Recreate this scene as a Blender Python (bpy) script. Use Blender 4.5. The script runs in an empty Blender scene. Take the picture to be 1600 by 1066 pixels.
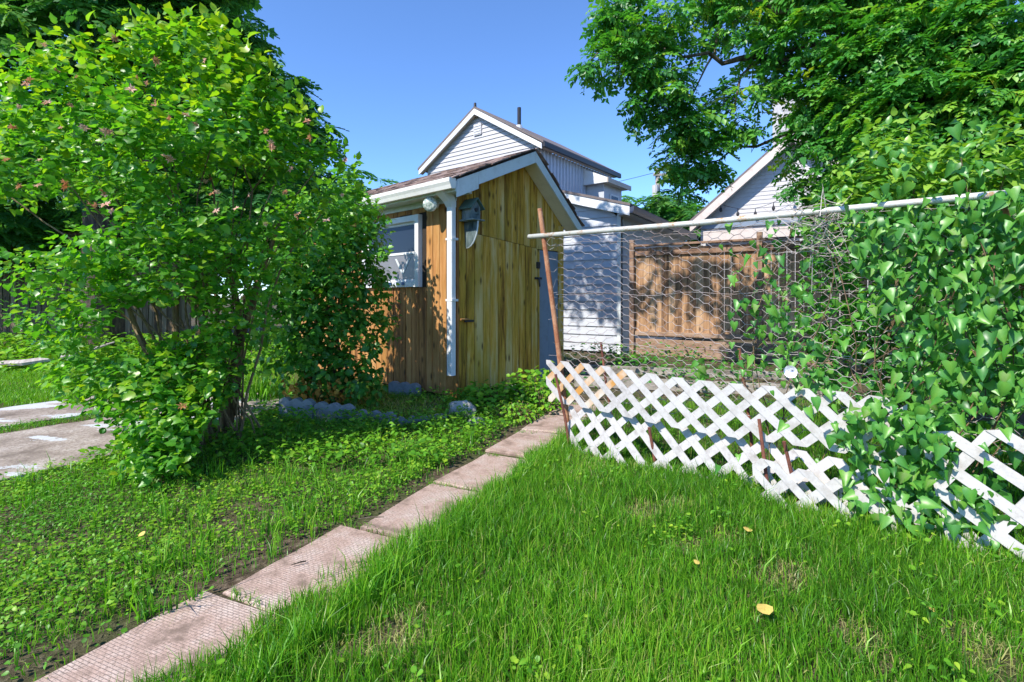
import bpy, bmesh, math, random
import numpy as np
from mathutils import Vector, Matrix

rng = np.random.default_rng(11)
random.seed(5)
R_ = math.radians
scene = bpy.context.scene
col = scene.collection

# ------------------------------------------------------------------ camera
EYE, F, HOR = 1.35, 800.0, 465.0
cam_d = bpy.data.cameras.new("camera")
cam = bpy.data.objects.new("camera", cam_d)
col.objects.link(cam)
cam.location = (0, 0, EYE)
cam.rotation_euler = (R_(90), 0, 0)
cam_d.sensor_width = 36
cam_d.lens = 18
cam_d.shift_y = -(533 - HOR) / 1600.0
cam_d.clip_start = 0.05
cam_d.clip_end = 2000
scene.camera = cam

# ------------------------------------------------------------------ light
SUN_DIR = Vector((-0.73, -0.685, 0)).normalized()      # horizontal direction towards the sun
SUN_EL = R_(47)
world = bpy.data.worlds.new("World")
scene.world = world
world.use_nodes = True
wn = world.node_tree.nodes
wl = world.node_tree.links
wn.clear()
sky = wn.new("ShaderNodeTexSky")
sky.sky_type = 'NISHITA'
sky.sun_disc = False
sky.sun_elevation = SUN_EL
sky.sun_rotation = math.atan2(SUN_DIR.x, SUN_DIR.y)
sky.altitude = 200
sky.air_density = 0.8
sky.dust_density = 0.0
sky.ozone_density = 10.0
bg = wn.new("ShaderNodeBackground")
bg.inputs[1].default_value = 0.122
wo = wn.new("ShaderNodeOutputWorld")
wl.new(sky.outputs[0], bg.inputs[0])
wl.new(bg.outputs[0], wo.inputs[0])
sun_d = bpy.data.lights.new("sun", 'SUN')
sun_d.energy = 2.75
sun_d.angle = R_(0.55)
sun_d.color = (1.0, 0.95, 0.87)
sun = bpy.data.objects.new("sun", sun_d)
col.objects.link(sun)
to_sun = Vector((SUN_DIR.x * math.cos(SUN_EL), SUN_DIR.y * math.cos(SUN_EL), math.sin(SUN_EL)))
sun.rotation_euler = to_sun.to_track_quat('Z', 'Y').to_euler()
sun.location = (-20, -12, 25)
vs = scene.view_settings
vs.view_transform = 'Standard'
vs.look = 'None'
vs.exposure = 1.4
vs.gamma = 1
scene.render.engine = 'CYCLES'
scene.cycles.max_bounces = 10
scene.cycles.diffuse_bounces = 6
scene.cycles.use_denoising = True

# ------------------------------------------------------------------ helpers
WLOC = {}


def at(px, py, Y):
    """a point of the place: bearing and height read off the photograph, distance Y in metres"""
    return Vector(((px - 800) * Y / F, Y, EYE + (HOR - py) * Y / F))


def gnd(px, py):
    Y = EYE * F / (py - HOR)
    return Vector(((px - 800) * Y / F, Y, 0))


def thing(name, label, cat, loc=(0, 0, 0), group=None):
    o = bpy.data.objects.new(name, None)
    o.empty_display_size = 0.2
    col.objects.link(o)
    o.location = loc
    WLOC[o.name] = Vector(loc)
    o['label'] = label
    o['category'] = cat
    if group:
        o['group'] = group
    return o


def tag(o, label, cat, group=None):
    o['label'] = label
    o['category'] = cat
    if group:
        o['group'] = group
    return o


def np_mesh(name, V, Fs, mat=None, tint=None, smooth=False):
    V = np.asarray(V, dtype=np.float32)
    me = bpy.data.meshes.new(name)
    if isinstance(Fs, np.ndarray):
        k = Fs.shape[1]
        me.vertices.add(len(V))
        me.vertices.foreach_set('co', V.ravel())
        me.loops.add(Fs.size)
        me.loops.foreach_set('vertex_index', Fs.astype(np.int32).ravel())
        me.polygons.add(len(Fs))
        me.polygons.foreach_set('loop_start', np.arange(0, Fs.size, k, dtype=np.int32))
        me.update(calc_edges=True)
    else:
        me.from_pydata([tuple(map(float, v)) for v in V], [], [tuple(int(i) for i in f) for f in Fs])
        me.update()
    if tint is not None:
        a = me.attributes.new('tint', 'FLOAT', 'POINT')
        a.data.foreach_set('value', np.asarray(tint, dtype=np.float32))
    if smooth:
        me.polygons.foreach_set('use_smooth', np.ones(len(me.polygons), dtype=bool))
    if mat:
        me.materials.append(mat)
    return me


def obj(name, V, Fs, mat, parent=None, tint=None, smooth=False, kind=None, base=None):
    """one mesh object from world-space vertices; its origin sits at its own middle (or at base)"""
    V = np.asarray(V, dtype=np.float64)
    c = np.asarray(base, dtype=np.float64) if base is not None else (V.min(0) + V.max(0)) / 2
    me = np_mesh(name, V - c, Fs, mat, tint, smooth)
    o = bpy.data.objects.new(name, me)
    col.objects.link(o)
    pw = WLOC[parent.name] if parent is not None else Vector((0, 0, 0))
    o.location = Vector(c) - pw
    WLOC[o.name] = Vector(c)
    if parent is not None:
        o.parent = parent
    if kind:
        o['kind'] = kind
    return o


class G:
    """collects simple solids, then becomes ONE mesh"""

    def __init__(self):
        self.V = []
        self.F = []

    def add(self, V, Fs):
        n = len(self.V)
        self.V += [tuple(v) for v in V]
        self.F += [tuple(i + n for i in f) for f in Fs]
        return self

    def box(self, o, a, b, c):
        o, a, b, c = Vector(o), Vector(a), Vector(b), Vector(c)
        if a.cross(b).dot(c) < 0:
            a, b = b, a
        V = [o, o + a, o + a + b, o + b, o + c, o + a + c, o + a + b + c, o + b + c]
        return self.add(V, [(0, 3, 2, 1), (4, 5, 6, 7), (0, 1, 5, 4), (1, 2, 6, 5), (2, 3, 7, 6), (3, 0, 4, 7)])

    def plank(self, o, L, W, D, c=0.004):
        """prism along L, section W x D with chamfered edges; o is a corner"""
        o, L, W, D = Vector(o), Vector(L), Vector(W), Vector(D)
        if W.cross(D).dot(L) < 0:
            o = o + W
            W = -W
        w, d = W.length, D.length
        c = min(c, w / 3, d / 3)
        wu, du = W / w, D / d
        pts = [(c, 0), (w - c, 0), (w, c), (w, d - c), (w - c, d), (c, d), (0, d - c), (0, c)]
        V = [o + wu * p + du * q for p, q in pts] + [o + L + wu * p + du * q for p, q in pts]
        Fs = [tuple(range(7, -1, -1)), tuple(range(8, 16))] + [(i, (i + 1) % 8, 8 + (i + 1) % 8, 8 + i) for i in range(8)]
        return self.add(V, Fs)

    def prism(self, poly, d):
        """polygon (3D points) pushed along d"""
        d = Vector(d)
        P = [Vector(p) for p in poly]
        n = len(P)
        nrm = Vector((0, 0, 0))
        for i in range(n):
            nrm += P[i].cross(P[(i + 1) % n])
        if nrm.dot(d) < 0:
            P.reverse()
        V = P + [p + d for p in P]
        return self.add(V, [tuple(range(n - 1, -1, -1)), tuple(range(n, 2 * n))] + [(i, (i + 1) % n, n + (i + 1) % n, n + i) for i in range(n)])

    def tube(self, pts, rad, sides=6, cap=True):
        pts = [Vector(p) for p in pts]
        n = len(pts)
        if not hasattr(rad, '__len__'):
            rad = [rad] * n
        V = []
        for i, p in enumerate(pts):
            t = (pts[min(i + 1, n - 1)] - pts[max(i - 1, 0)])
            if t.length < 1e-9:
                t = Vector((0, 0, 1))
            t.normalize()
            ref = Vector((0, 0, 1)) if abs(t.z) < 0.9 else Vector((0, 1, 0))
            x = t.cross(ref).normalized()
            y = t.cross(x)
            for k in range(sides):
                a = 2 * math.pi * k / sides
                V.append(p + (x * math.cos(a) + y * math.sin(a)) * rad[i])
        Fs = []
        for i in range(n - 1):
            for k in range(sides):
                Fs.append((i * sides + k, i * sides + (k + 1) % sides, (i + 1) * sides + (k + 1) % sides, (i + 1) * sides + k))
        if cap:
            Fs.append(tuple(range(sides - 1, -1, -1)))
            Fs.append(tuple((n - 1) * sides + k for k in range(sides)))
        return self.add(V, Fs)

    def build(self, name, mat, parent=None, smooth=False, kind=None, base=None):
        return obj(name, self.V, self.F, mat, parent, None, smooth, kind, base)


def vnoise(x, y, s, seed=0):
    """cheap smooth noise in 0..1"""
    r = np.random.default_rng(seed)
    out = np.zeros_like(x)
    for k in range(5):
        a = r.uniform(0, 6.28)
        f = s * r.uniform(.6, 1.9)
        out += np.sin((x * math.cos(a) + y * math.sin(a)) * f + r.uniform(0, 6.28))
    return .5 + out / 7


def unit(a):
    return a / np.maximum(np.linalg.norm(a, axis=-1, keepdims=True), 1e-9)


# ------------------------------------------------------------------ materials
def new_mat(name):
    m = bpy.data.materials.new(name)
    m.use_nodes = True
    nt = m.node_tree
    nt.nodes.clear()
    out = nt.nodes.new("ShaderNodeOutputMaterial")
    return m, nt, out


def nd(nt, typ, **kw):
    n = nt.nodes.new(typ)
    for k, v in kw.items():
        if k.startswith('i_'):
            n.inputs[int(k[2:])].default_value = v
        else:
            setattr(n, k, v)
    return n


def ramp(nt, fac, stops):
    r = nt.nodes.new("ShaderNodeValToRGB")
    el = r.color_ramp.elements
    while len(el) < len(stops):
        el.new(0.5)
    for e, (p, c) in zip(el, stops):
        e.position = p
        e.color = (c[0], c[1], c[2], 1)
    nt.links.new(fac, r.inputs[0])
    return r.outputs[0]


def mixc(nt, fac, a, b, mode='MIX'):
    m = nt.nodes.new("ShaderNodeMix")
    m.data_type = 'RGBA'
    m.blend_type = mode
    for sock, v in ((m.inputs[0], fac), (m.inputs[6], a), (m.inputs[7], b)):
        if hasattr(v, 'is_linked'):
            nt.links.new(v, sock)
        elif isinstance(v, (tuple, list)):
            sock.default_value = (v[0], v[1], v[2], 1)
        else:
            sock.default_value = v
    return m.outputs[2]


def math_n(nt, op, a, b=0.0):
    m = nt.nodes.new("ShaderNodeMath")
    m.operation = op
    for s, v in ((m.inputs[0], a), (m.inputs[1], b)):
        if hasattr(v, 'is_linked'):
            nt.links.new(v, s)
        else:
            s.default_value = v
    return m.outputs[0]


def coords(nt, scale, world=False, rand=True):
    """object (or world) coordinates, shifted by the object's own random number, scaled"""
    if world:
        src = nd(nt, "ShaderNodeNewGeometry").outputs['Position']
    else:
        src = nd(nt, "ShaderNodeTexCoord").outputs['Object']
    if rand:
        oi = nd(nt, "ShaderNodeObjectInfo")
        sh = nd(nt, "ShaderNodeVectorMath", operation='MULTIPLY_ADD')
        cmb = nd(nt, "ShaderNodeCombineXYZ")
        for i in range(3):
            nt.links.new(oi.outputs['Random'], cmb.inputs[i])
        nt.links.new(cmb.outputs[0], sh.inputs[0])
        sh.inputs[1].default_value = (53, 31, 17)
        nt.links.new(src, sh.inputs[2])
        src = sh.outputs[0]
    mp = nd(nt, "ShaderNodeMapping")
    mp.inputs['Scale'].default_value = scale
    nt.links.new(src, mp.inputs[0])
    return mp.outputs[0]


def noise(nt, vec, scale, detail=4, rough=0.55, dist=0.0):
    n = nd(nt, "ShaderNodeTexNoise")
    n.inputs['Scale'].default_value = scale
    n.inputs['Detail'].default_value = detail
    n.inputs['Roughness'].default_value = rough
    n.inputs['Distortion'].default_value = dist
    nt.links.new(vec, n.inputs['Vector'])
    return n.outputs['Fac']


def finish(nt, out, color, rough=0.7, bump=None, bstr=0.3, bdist=0.01, spec=0.4, metal=0.0):
    p = nd(nt, "ShaderNodeBsdfPrincipled")
    if hasattr(color, 'is_linked'):
        nt.links.new(color, p.inputs['Base Color'])
    else:
        p.inputs['Base Color'].default_value = (color[0], color[1], color[2], 1)
    if hasattr(rough, 'is_linked'):
        nt.links.new(rough, p.inputs['Roughness'])
    else:
        p.inputs['Roughness'].default_value = rough
    p.inputs['Specular IOR Level'].default_value = spec
    p.inputs['Metallic'].default_value = metal
    if bump is not None:
        b = nd(nt, "ShaderNodeBump")
        b.inputs['Strength'].default_value = bstr
        b.inputs['Distance'].default_value = bdist
        nt.links.new(bump, b.inputs['Height'])
        nt.links.new(b.outputs[0], p.inputs['Normal'])
    nt.links.new(p.outputs[0], out.inputs[0])
    return p


def wood(name, dark, mid, light, moss=None, knots=True, axis=(9, 9, 0.8), moss_amt=0.5):
    m, nt, out = new_mat(name)
    v = coords(nt, axis)
    big = noise(nt, v, 1.2, 5, 0.6, 0.4)
    vf = coords(nt, (axis[0] * 7, axis[1] * 7, axis[2] * 3))
    fine = noise(nt, vf, 1.6, 4, 0.65, 0.8)
    f = math_n(nt, 'ADD', math_n(nt, 'MULTIPLY', big, 0.65), math_n(nt, 'MULTIPLY', fine, 0.35))
    oi = nd(nt, "ShaderNodeObjectInfo")
    f = math_n(nt, 'ADD', f, math_n(nt, 'MULTIPLY', math_n(nt, 'SUBTRACT', oi.outputs['Random'], 0.5), 0.16))
    c = ramp(nt, f, [(0.36, dark), (0.49, mid), (0.63, light)])
    if moss:
        vm = coords(nt, (2.2, 2.2, 0.9))
        mf = noise(nt, vm, 1.7, 5, 0.6)
        c = mixc(nt, math_n(nt, 'MULTIPLY', ramp(nt, mf, [(0.42, (0, 0, 0)), (0.66, (1, 1, 1))]), moss_amt), c, moss)
    if knots:
        vk = coords(nt, (9, 9, 3.4))
        vo = nd(nt, "ShaderNodeTexVoronoi")
        vo.inputs['Scale'].default_value = 1.0
        nt.links.new(vk, vo.inputs['Vector'])
        k = ramp(nt, vo.outputs['Distance'], [(0.08, (1, 1, 1)), (0.24, (0, 0, 0))])
        c = mixc(nt, math_n(nt, 'MULTIPLY', k, 0.85), c, (dark[0] * 0.35, dark[1] * 0.35, dark[2] * 0.35))
    finish(nt, out, c, 0.78, fine, 0.5, 0.004, 0.3)
    return m


def paint(name, base, dirt=(0.25, 0.22, 0.18), amount=0.35, rough=0.5, stain=None, sc=6.0):
    m, nt, out = new_mat(name)
    v = coords(nt, (1, 1, 1))
    n1 = noise(nt, v, sc, 6, 0.65)
    n2 = noise(nt, v, sc * 7, 4, 0.6)
    c = mixc(nt, math_n(nt, 'MULTIPLY', ramp(nt, n1, [(0.48, (0, 0, 0)), (0.75, (1, 1, 1))]), amount), base, dirt)
    c = mixc(nt, math_n(nt, 'MULTIPLY', ramp(nt, n2, [(0.55, (0, 0, 0)), (0.75, (1, 1, 1))]), amount * 0.6), c, dirt)
    if stain:
        n3 = noise(nt, coords(nt, (1, 1, 0.6)), 3.0, 5, 0.6)
        c = mixc(nt, ramp(nt, n3, [(0.44, (0, 0, 0)), (0.60, (1, 1, 1))]), c, stain)
    finish(nt, out, c, rough, n2, 0.15, 0.003, 0.4)
    return m


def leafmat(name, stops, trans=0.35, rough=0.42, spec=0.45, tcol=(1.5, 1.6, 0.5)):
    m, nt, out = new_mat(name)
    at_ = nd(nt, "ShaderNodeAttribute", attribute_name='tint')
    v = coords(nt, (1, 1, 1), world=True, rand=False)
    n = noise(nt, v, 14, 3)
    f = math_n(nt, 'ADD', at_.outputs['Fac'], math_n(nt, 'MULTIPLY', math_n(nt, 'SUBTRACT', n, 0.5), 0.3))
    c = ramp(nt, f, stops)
    p = nd(nt, "ShaderNodeBsdfPrincipled")
    p.inputs['Roughness'].default_value = rough
    p.inputs['Specular IOR Level'].default_value = spec
    nt.links.new(c, p.inputs['Base Color'])
    t = nd(nt, "ShaderNodeBsdfTranslucent")
    nt.links.new(mixc(nt, 1.0, c, tcol, 'MULTIPLY'), t.inputs[0])
    mx = nd(nt, "ShaderNodeMixShader")
    mx.inputs[0].default_value = trans
    nt.links.new(p.outputs[0], mx.inputs[1])
    nt.links.new(t.outputs[0], mx.inputs[2])
    nt.links.new(mx.outputs[0], out.inputs[0])
    return m


M = {}
M['shed_side'] = wood('orange_cedar', (0.14, 0.055, 0.018), (0.42, 0.185, 0.055), (0.54, 0.29, 0.11), (0.32, 0.16, 0.03))
M['shed_gable'] = wood('olive_boards', (0.17, 0.075, 0.012), (0.58, 0.31, 0.035), (0.66, 0.47, 0.20), (0.36, 0.25, 0.03), moss_amt=0.6)
M['fence'] = wood('fence_wood', (0.14, 0.075, 0.04), (0.40, 0.225, 0.115), (0.55, 0.36, 0.21))
M['rail'] = wood('rail_wood', (0.10, 0.055, 0.035), (0.26, 0.155, 0.10), (0.38, 0.26, 0.18), axis=(2, 2, 9))
M['old_fence'] = wood('old_fence_wood', (0.07, 0.05, 0.03), (0.17, 0.125, 0.07), (0.27, 0.21, 0.13))
M['timber'] = wood('grey_timber', (0.14, 0.12, 0.10), (0.28, 0.25, 0.21), (0.40, 0.36, 0.31), axis=(2, 2, 8))
M['bark'] = wood('bark', (0.03, 0.022, 0.016), (0.10, 0.075, 0.05), (0.19, 0.15, 0.11), knots=False, axis=(14, 14, 3))
M['stem'] = wood('stem_bark', (0.07, 0.045, 0.025), (0.19, 0.125, 0.065), (0.31, 0.23, 0.13), knots=False, axis=(16, 16, 3))
M['twig'] = wood('dead_twig', (0.16, 0.12, 0.10), (0.34, 0.28, 0.25), (0.5, 0.44, 0.40), knots=False)
M['birdwood'] = wood('birdhouse_wood', (0.05, 0.075, 0.075), (0.11, 0.15, 0.15), (0.24, 0.26, 0.25), axis=(6, 6, 3))
M['birdroof'] = paint('mossy_birdhouse_roof', (0.07, 0.13, 0.10), (0.16, 0.15, 0.11), 0.5, 0.8, sc=14)
M['white'] = paint('white_paint', (0.70, 0.70, 0.70), (0.45, 0.42, 0.36), 0.25)
M['fascia'] = paint('fascia_paint', (0.62, 0.66, 0.66), (0.30, 0.30, 0.24), 0.35)
M['cream'] = paint('cream_soffit', (0.66, 0.60, 0.46), (0.33, 0.27, 0.17), 0.4)
M['gutter'] = paint('gutter_metal', (0.76, 0.74, 0.68), (0.40, 0.36, 0.28), 0.3)
M['bluegrey'] = paint('blue_grey_paint', (0.20, 0.25, 0.32), (0.12, 0.13, 0.14), 0.5, 0.6)
M['siding'] = paint('white_siding', (0.52, 0.50, 0.50), (0.33, 0.315, 0.31), 0.45, 0.5, sc=2.5)
M['siding2'] = paint('pale_blue_siding', (0.50, 0.52, 0.56), (0.31, 0.33, 0.36), 0.45, 0.5, sc=2.5)
M['corrug'] = paint('corrugated_sheet', (0.46, 0.49, 0.56), (0.28, 0.29, 0.33), 0.4, 0.4)
M['navy'] = paint('dark_gutter', (0.05, 0.06, 0.10), (0.03, 0.03, 0.04), 0.3, 0.4)
M['roofgrey'] = paint('grey_shingle_sheet', (0.17, 0.14, 0.135), (0.09, 0.075, 0.07), 0.7, 0.85, sc=9)
M['rooflight'] = paint('pale_metal_roof', (0.7, 0.7, 0.68), (0.4, 0.4, 0.38), 0.3, 0.4)
M['tan'] = paint('tan_trim', (0.46, 0.38, 0.30), (0.28, 0.22, 0.17), 0.4)
M['pinktrim'] = paint('weathered_pale_trim', (0.62, 0.53, 0.47), (0.36, 0.28, 0.23), 0.55, 0.6, sc=4)
M['dark'] = paint('dark_metal', (0.025, 0.025, 0.028), (0.06, 0.04, 0.03), 0.4, 0.45)
M['inner'] = paint('dark_sheathing', (0.035, 0.025, 0.018), (0.02, 0.015, 0.01), 0.4, 0.9)
M['lattice'] = paint('lattice_white', (0.50, 0.475, 0.455), (0.27, 0.23, 0.19), 0.7, 0.55, sc=10)
M['lattice_old'] = paint('lattice_grey', (0.46, 0.435, 0.42), (0.22, 0.19, 0.17), 0.8, 0.7, sc=14)
M['lattice_rust'] = paint('lattice_rust_stained', (0.55, 0.49, 0.42), (0.36, 0.24, 0.13), 0.5, 0.6, stain=(0.46, 0.22, 0.05), sc=9)
M['stone'] = paint('edging_concrete', (0.24, 0.255, 0.28), (0.10, 0.11, 0.11), 0.6, 0.9, sc=12)
M['rock'] = paint('rock', (0.42, 0.38, 0.35), (0.2, 0.18, 0.16), 0.6, 0.9, sc=8)
M['yellow_leaf'] = paint('yellow_fallen_leaf', (0.55, 0.42, 0.10), (0.36, 0.20, 0.05), 0.7, 0.6, sc=30)
M['petal'] = paint('white_petal', (0.85, 0.83, 0.86), (0.7, 0.62, 0.7), 0.3, 0.6, sc=20)
M['blue'] = paint('blue_plastic', (0.04, 0.12, 0.30), (0.03, 0.06, 0.12), 0.3, 0.4)
M['white_brick'] = paint('painted_chimney', (0.62, 0.58, 0.55), (0.32, 0.26, 0.23), 0.6, 0.8, sc=5)


def rusty(name, base, rust, lo, hi, metal=0.0, rough=0.6):
    m, nt, out = new_mat(name)
    v = coords(nt, (1, 1, 1))
    n1 = noise(nt, v, 7, 6, 0.7)
    n2 = noise(nt, v, 60, 4, 0.6)
    f = math_n(nt, 'ADD', n1, math_n(nt, 'MULTIPLY', math_n(nt, 'SUBTRACT', n2, 0.5), 0.3))
    c = mixc(nt, ramp(nt, f, [(lo, (0, 0, 0)), (hi, (1, 1, 1))]), base, rust)
    finish(nt, out, c, rough, n2, 0.4, 0.002, 0.4, metal)
    return m


M['rust'] = rusty('rusty_iron', (0.30, 0.11, 0.05), (0.46, 0.24, 0.13), 0.42, 0.62, rough=0.85)
M['stake'] = rusty('dark_rusty_stake', (0.14, 0.045, 0.03), (0.26, 0.10, 0.06), 0.42, 0.62, rough=0.85)
M['pipe'] = rusty('galvanised_pipe', (0.55, 0.55, 0.50), (0.40, 0.20, 0.07), 0.52, 0.66, 0.15, 0.5)
M['wire'] = rusty('weathered_wire', (0.52, 0.46, 0.44), (0.36, 0.24, 0.20), 0.45, 0.65, 0.2, 0.5)

# glass and screen
m, nt, out = new_mat('window_glass')
finish(nt, out, (0.02, 0.03, 0.05), 0.08, spec=0.22)
M['glass'] = m
m, nt, out = new_mat('window_screen')
v = coords(nt, (1, 1, 1))
c = mixc(nt, noise(nt, v, 4, 4), (0.13, 0.125, 0.135), (0.24, 0.23, 0.24))
finish(nt, out, c, 0.25, spec=0.5)
M['screen'] = m
m, nt, out = new_mat('lamp_glass')
v = coords(nt, (1, 1, 1))
c = ramp(nt, noise(nt, v, 30, 3), [(0.4, (0.25, 0.33, 0.28)), (0.6, (0.75, 0.78, 0.7))])
finish(nt, out, c, 0.1, spec=0.8)
M['lamp'] = m

# cedar shingles
m, nt, out = new_mat('cedar_shingle')
oi = nd(nt, "ShaderNodeObjectInfo")
att = nd(nt, "ShaderNodeAttribute", attribute_name='tint')
v = coords(nt, (30, 4, 4))
fine = noise(nt, v, 2.0, 4, 0.7)
f = math_n(nt, 'ADD', math_n(nt, 'MULTIPLY', math_n(nt, 'FRACT', math_n(nt, 'ADD', oi.outputs['Random'], att.outputs['Fac'])), 0.6), math_n(nt, 'MULTIPLY', fine, 0.4))
c = ramp(nt, f, [(0.15, (0.075, 0.055, 0.052)), (0.45, (0.19, 0.125, 0.10)), (0.7, (0.28, 0.20, 0.165)), (0.9, (0.21, 0.20, 0.22))])
finish(nt, out, c, 0.85, fine, 0.6, 0.006, 0.25)
M['shingle'] = m

# pink ribbed paver
m, nt, out = new_mat('ribbed_pink_paver')
tc = nd(nt, "ShaderNodeTexCoord").outputs['Object']
n1 = noise(nt, coords(nt, (1, 1, 1)), 5, 6, 0.65)
n2 = noise(nt, coords(nt, (1, 1, 1)), 90, 3, 0.6)
br = nd(nt, "ShaderNodeTexBrick")
br.inputs['Scale'].default_value = 1.0
br.inputs['Brick Width'].default_value = 0.034
br.inputs['Row Height'].default_value = 0.0135
br.inputs['Mortar Size'].default_value = 0.0028
br.inputs['Mortar Smooth'].default_value = 0.6
br.offset = 0.5
nt.links.new(tc, br.inputs['Vector'])
wear = ramp(nt, n1, [(0.40, (0.05, 0.05, 0.05)), (0.60, (1, 1, 1))])
hgt = math_n(nt, 'MULTIPLY', math_n(nt, 'SUBTRACT', 1.0, br.outputs['Fac']), wear)
hgt = math_n(nt, 'ADD', hgt, math_n(nt, 'MULTIPLY', n2, 0.35))
c = ramp(nt, n1, [(0.36, (0.22, 0.155, 0.12)), (0.48, (0.44, 0.31, 0.25)), (0.64, (0.58, 0.46, 0.39))])
c = mixc(nt, math_n(nt, 'MULTIPLY', math_n(nt, 'MULTIPLY', br.outputs['Fac'], wear), 0.45), c, (0.16, 0.10, 0.08))
c = mixc(nt, math_n(nt, 'MULTIPLY', ramp(nt, n2, [(0.50, (0, 0, 0)), (0.66, (1, 1, 1))]), 0.6), c, (0.17, 0.12, 0.09))
finish(nt, out, c, 0.88, hgt, 0.7, 0.004, 0.3)
M['paver'] = m

# old concrete with flaking white paint
m, nt, out = new_mat('old_concrete')
v = coords(nt, (1, 1, 1), world=True, rand=False)
n1 = noise(nt, v, 2.2, 7, 0.62)
n2 = noise(nt, v, 40, 4, 0.65)
c = ramp(nt, n1, [(0.36, (0.17, 0.135, 0.11)), (0.5, (0.34, 0.28, 0.24)), (0.64, (0.46, 0.40, 0.36))])
c = mixc(nt, math_n(nt, 'MULTIPLY', ramp(nt, n2, [(0.46, (0, 0, 0)), (0.6, (1, 1, 1))]), 0.65), c, (0.15, 0.115, 0.095))
vp = coords(nt, (0.55, 1.3, 1), world=True, rand=False)
pm = noise(nt, vp, 1.6, 6, 0.5, 0.3)
pm = math_n(nt, 'ADD', pm, math_n(nt, 'MULTIPLY', math_n(nt, 'SUBTRACT', n2, 0.5), 0.12))
pmask = ramp(nt, pm, [(0.555, (0, 0, 0)), (0.565, (1, 1, 1))])
c = mixc(nt, pmask, c, mixc(nt, n2, (0.40, 0.41, 0.43), (0.60, 0.61, 0.63)))
finish(nt, out, c, 0.85, math_n(nt, 'ADD', n2, pmask), 0.4, 0.006, 0.3)
M['concrete'] = m

# soil / thatch
m, nt, out = new_mat('soil_and_thatch')
v = coords(nt, (1, 1, 1), world=True, rand=False)
n1 = noise(nt, v, 1.3, 6, 0.6)
n2 = noise(nt, v, 22, 6, 0.7)
n3 = noise(nt, v, 120, 3, 0.7)
c = ramp(nt, n2, [(0.3, (0.035, 0.025, 0.015)), (0.5, (0.095, 0.068, 0.045)), (0.7, (0.26, 0.20, 0.14))])
c = mixc(nt, math_n(nt, 'MULTIPLY', ramp(nt, n1, [(0.40, (1, 1, 1)), (0.58, (0, 0, 0))]), 0.6), c, (0.05, 0.075, 0.02))
c = mixc(nt, math_n(nt, 'MULTIPLY', ramp(nt, n3, [(0.58, (0, 0, 0)), (0.68, (1, 1, 1))]), 0.5), c, (0.24, 0.19, 0.12))
finish(nt, out, c, 0.95, math_n(nt, 'ADD', n2, math_n(nt, 'MULTIPLY', n3, 0.4)), 0.9, 0.02, 0.1)
M['soil'] = m

M['grass'] = leafmat('grass_blades', [(0.0, (0.038, 0.121, 0.009)), (0.45, (0.096, 0.304, 0.015)), (0.8, (0.224, 0.460, 0.027)), (0.93, (0.281, 0.370, 0.055)), (1.0, (0.420, 0.419, 0.155))], 0.35, 0.4, 0.4)
M['clover'] = leafmat('clover_leaves', [(0.0, (0.041, 0.143, 0.011)), (0.5, (0.115, 0.327, 0.017)), (1.0, (0.306, 0.460, 0.028))], 0.3, 0.45, 0.4)
M['bush'] = leafmat('bush_leaves', [(0.0, (0.042, 0.170, 0.018)), (0.5, (0.110, 0.335, 0.026)), (0.85, (0.23, 0.41, 0.022)), (1.0, (0.32, 0.44, 0.02))], 0.46, 0.36, 0.5)
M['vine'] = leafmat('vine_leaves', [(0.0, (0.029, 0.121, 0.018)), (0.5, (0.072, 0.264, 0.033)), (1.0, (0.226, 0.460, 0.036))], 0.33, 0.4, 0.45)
M['ivy'] = leafmat('bindweed_leaves', [(0.0, (0.026, 0.12, 0.022)), (0.5, (0.078, 0.275, 0.040)), (0.85, (0.165, 0.38, 0.05)), (1.0, (0.26, 0.40, 0.12))], 0.30, 0.38, 0.5)
M['walnut'] = leafmat('compound_leaves', [(0.0, (0.032, 0.147, 0.026)), (0.5, (0.077, 0.293, 0.043)), (0.85, (0.232, 0.460, 0.043)), (1.0, (0.420, 0.460, 0.043))], 0.36, 0.4, 0.45)
M['lilac'] = leafmat('lilac_leaves', [(0.0, (0.032, 0.136, 0.020)), (0.5, (0.090, 0.279, 0.028)), (1.0, (0.283, 0.460, 0.056))], 0.33, 0.36, 0.5)
M['backtree'] = leafmat('far_leaves', [(0.0, (0.035, 0.135, 0.045)), (0.5, (0.075, 0.260, 0.060)), (1.0, (0.20, 0.38, 0.06))], 0.48, 0.45, 0.4)
M['spent'] = leafmat('spent_flowers', [(0.0, (0.42, 0.17, 0.07)), (0.5, (0.68, 0.36, 0.22)), (1.0, (0.8, 0.52, 0.42))], 0.3, 0.7, 0.2, (1.1, 1, 1))
M['dry'] = leafmat('dry_foliage', [(0.0, (0.25, 0.10, 0.02)), (0.5, (0.46, 0.22, 0.04)), (1.0, (0.6, 0.38, 0.08))], 0.3, 0.7, 0.2, (1.1, 1, 1))


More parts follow.
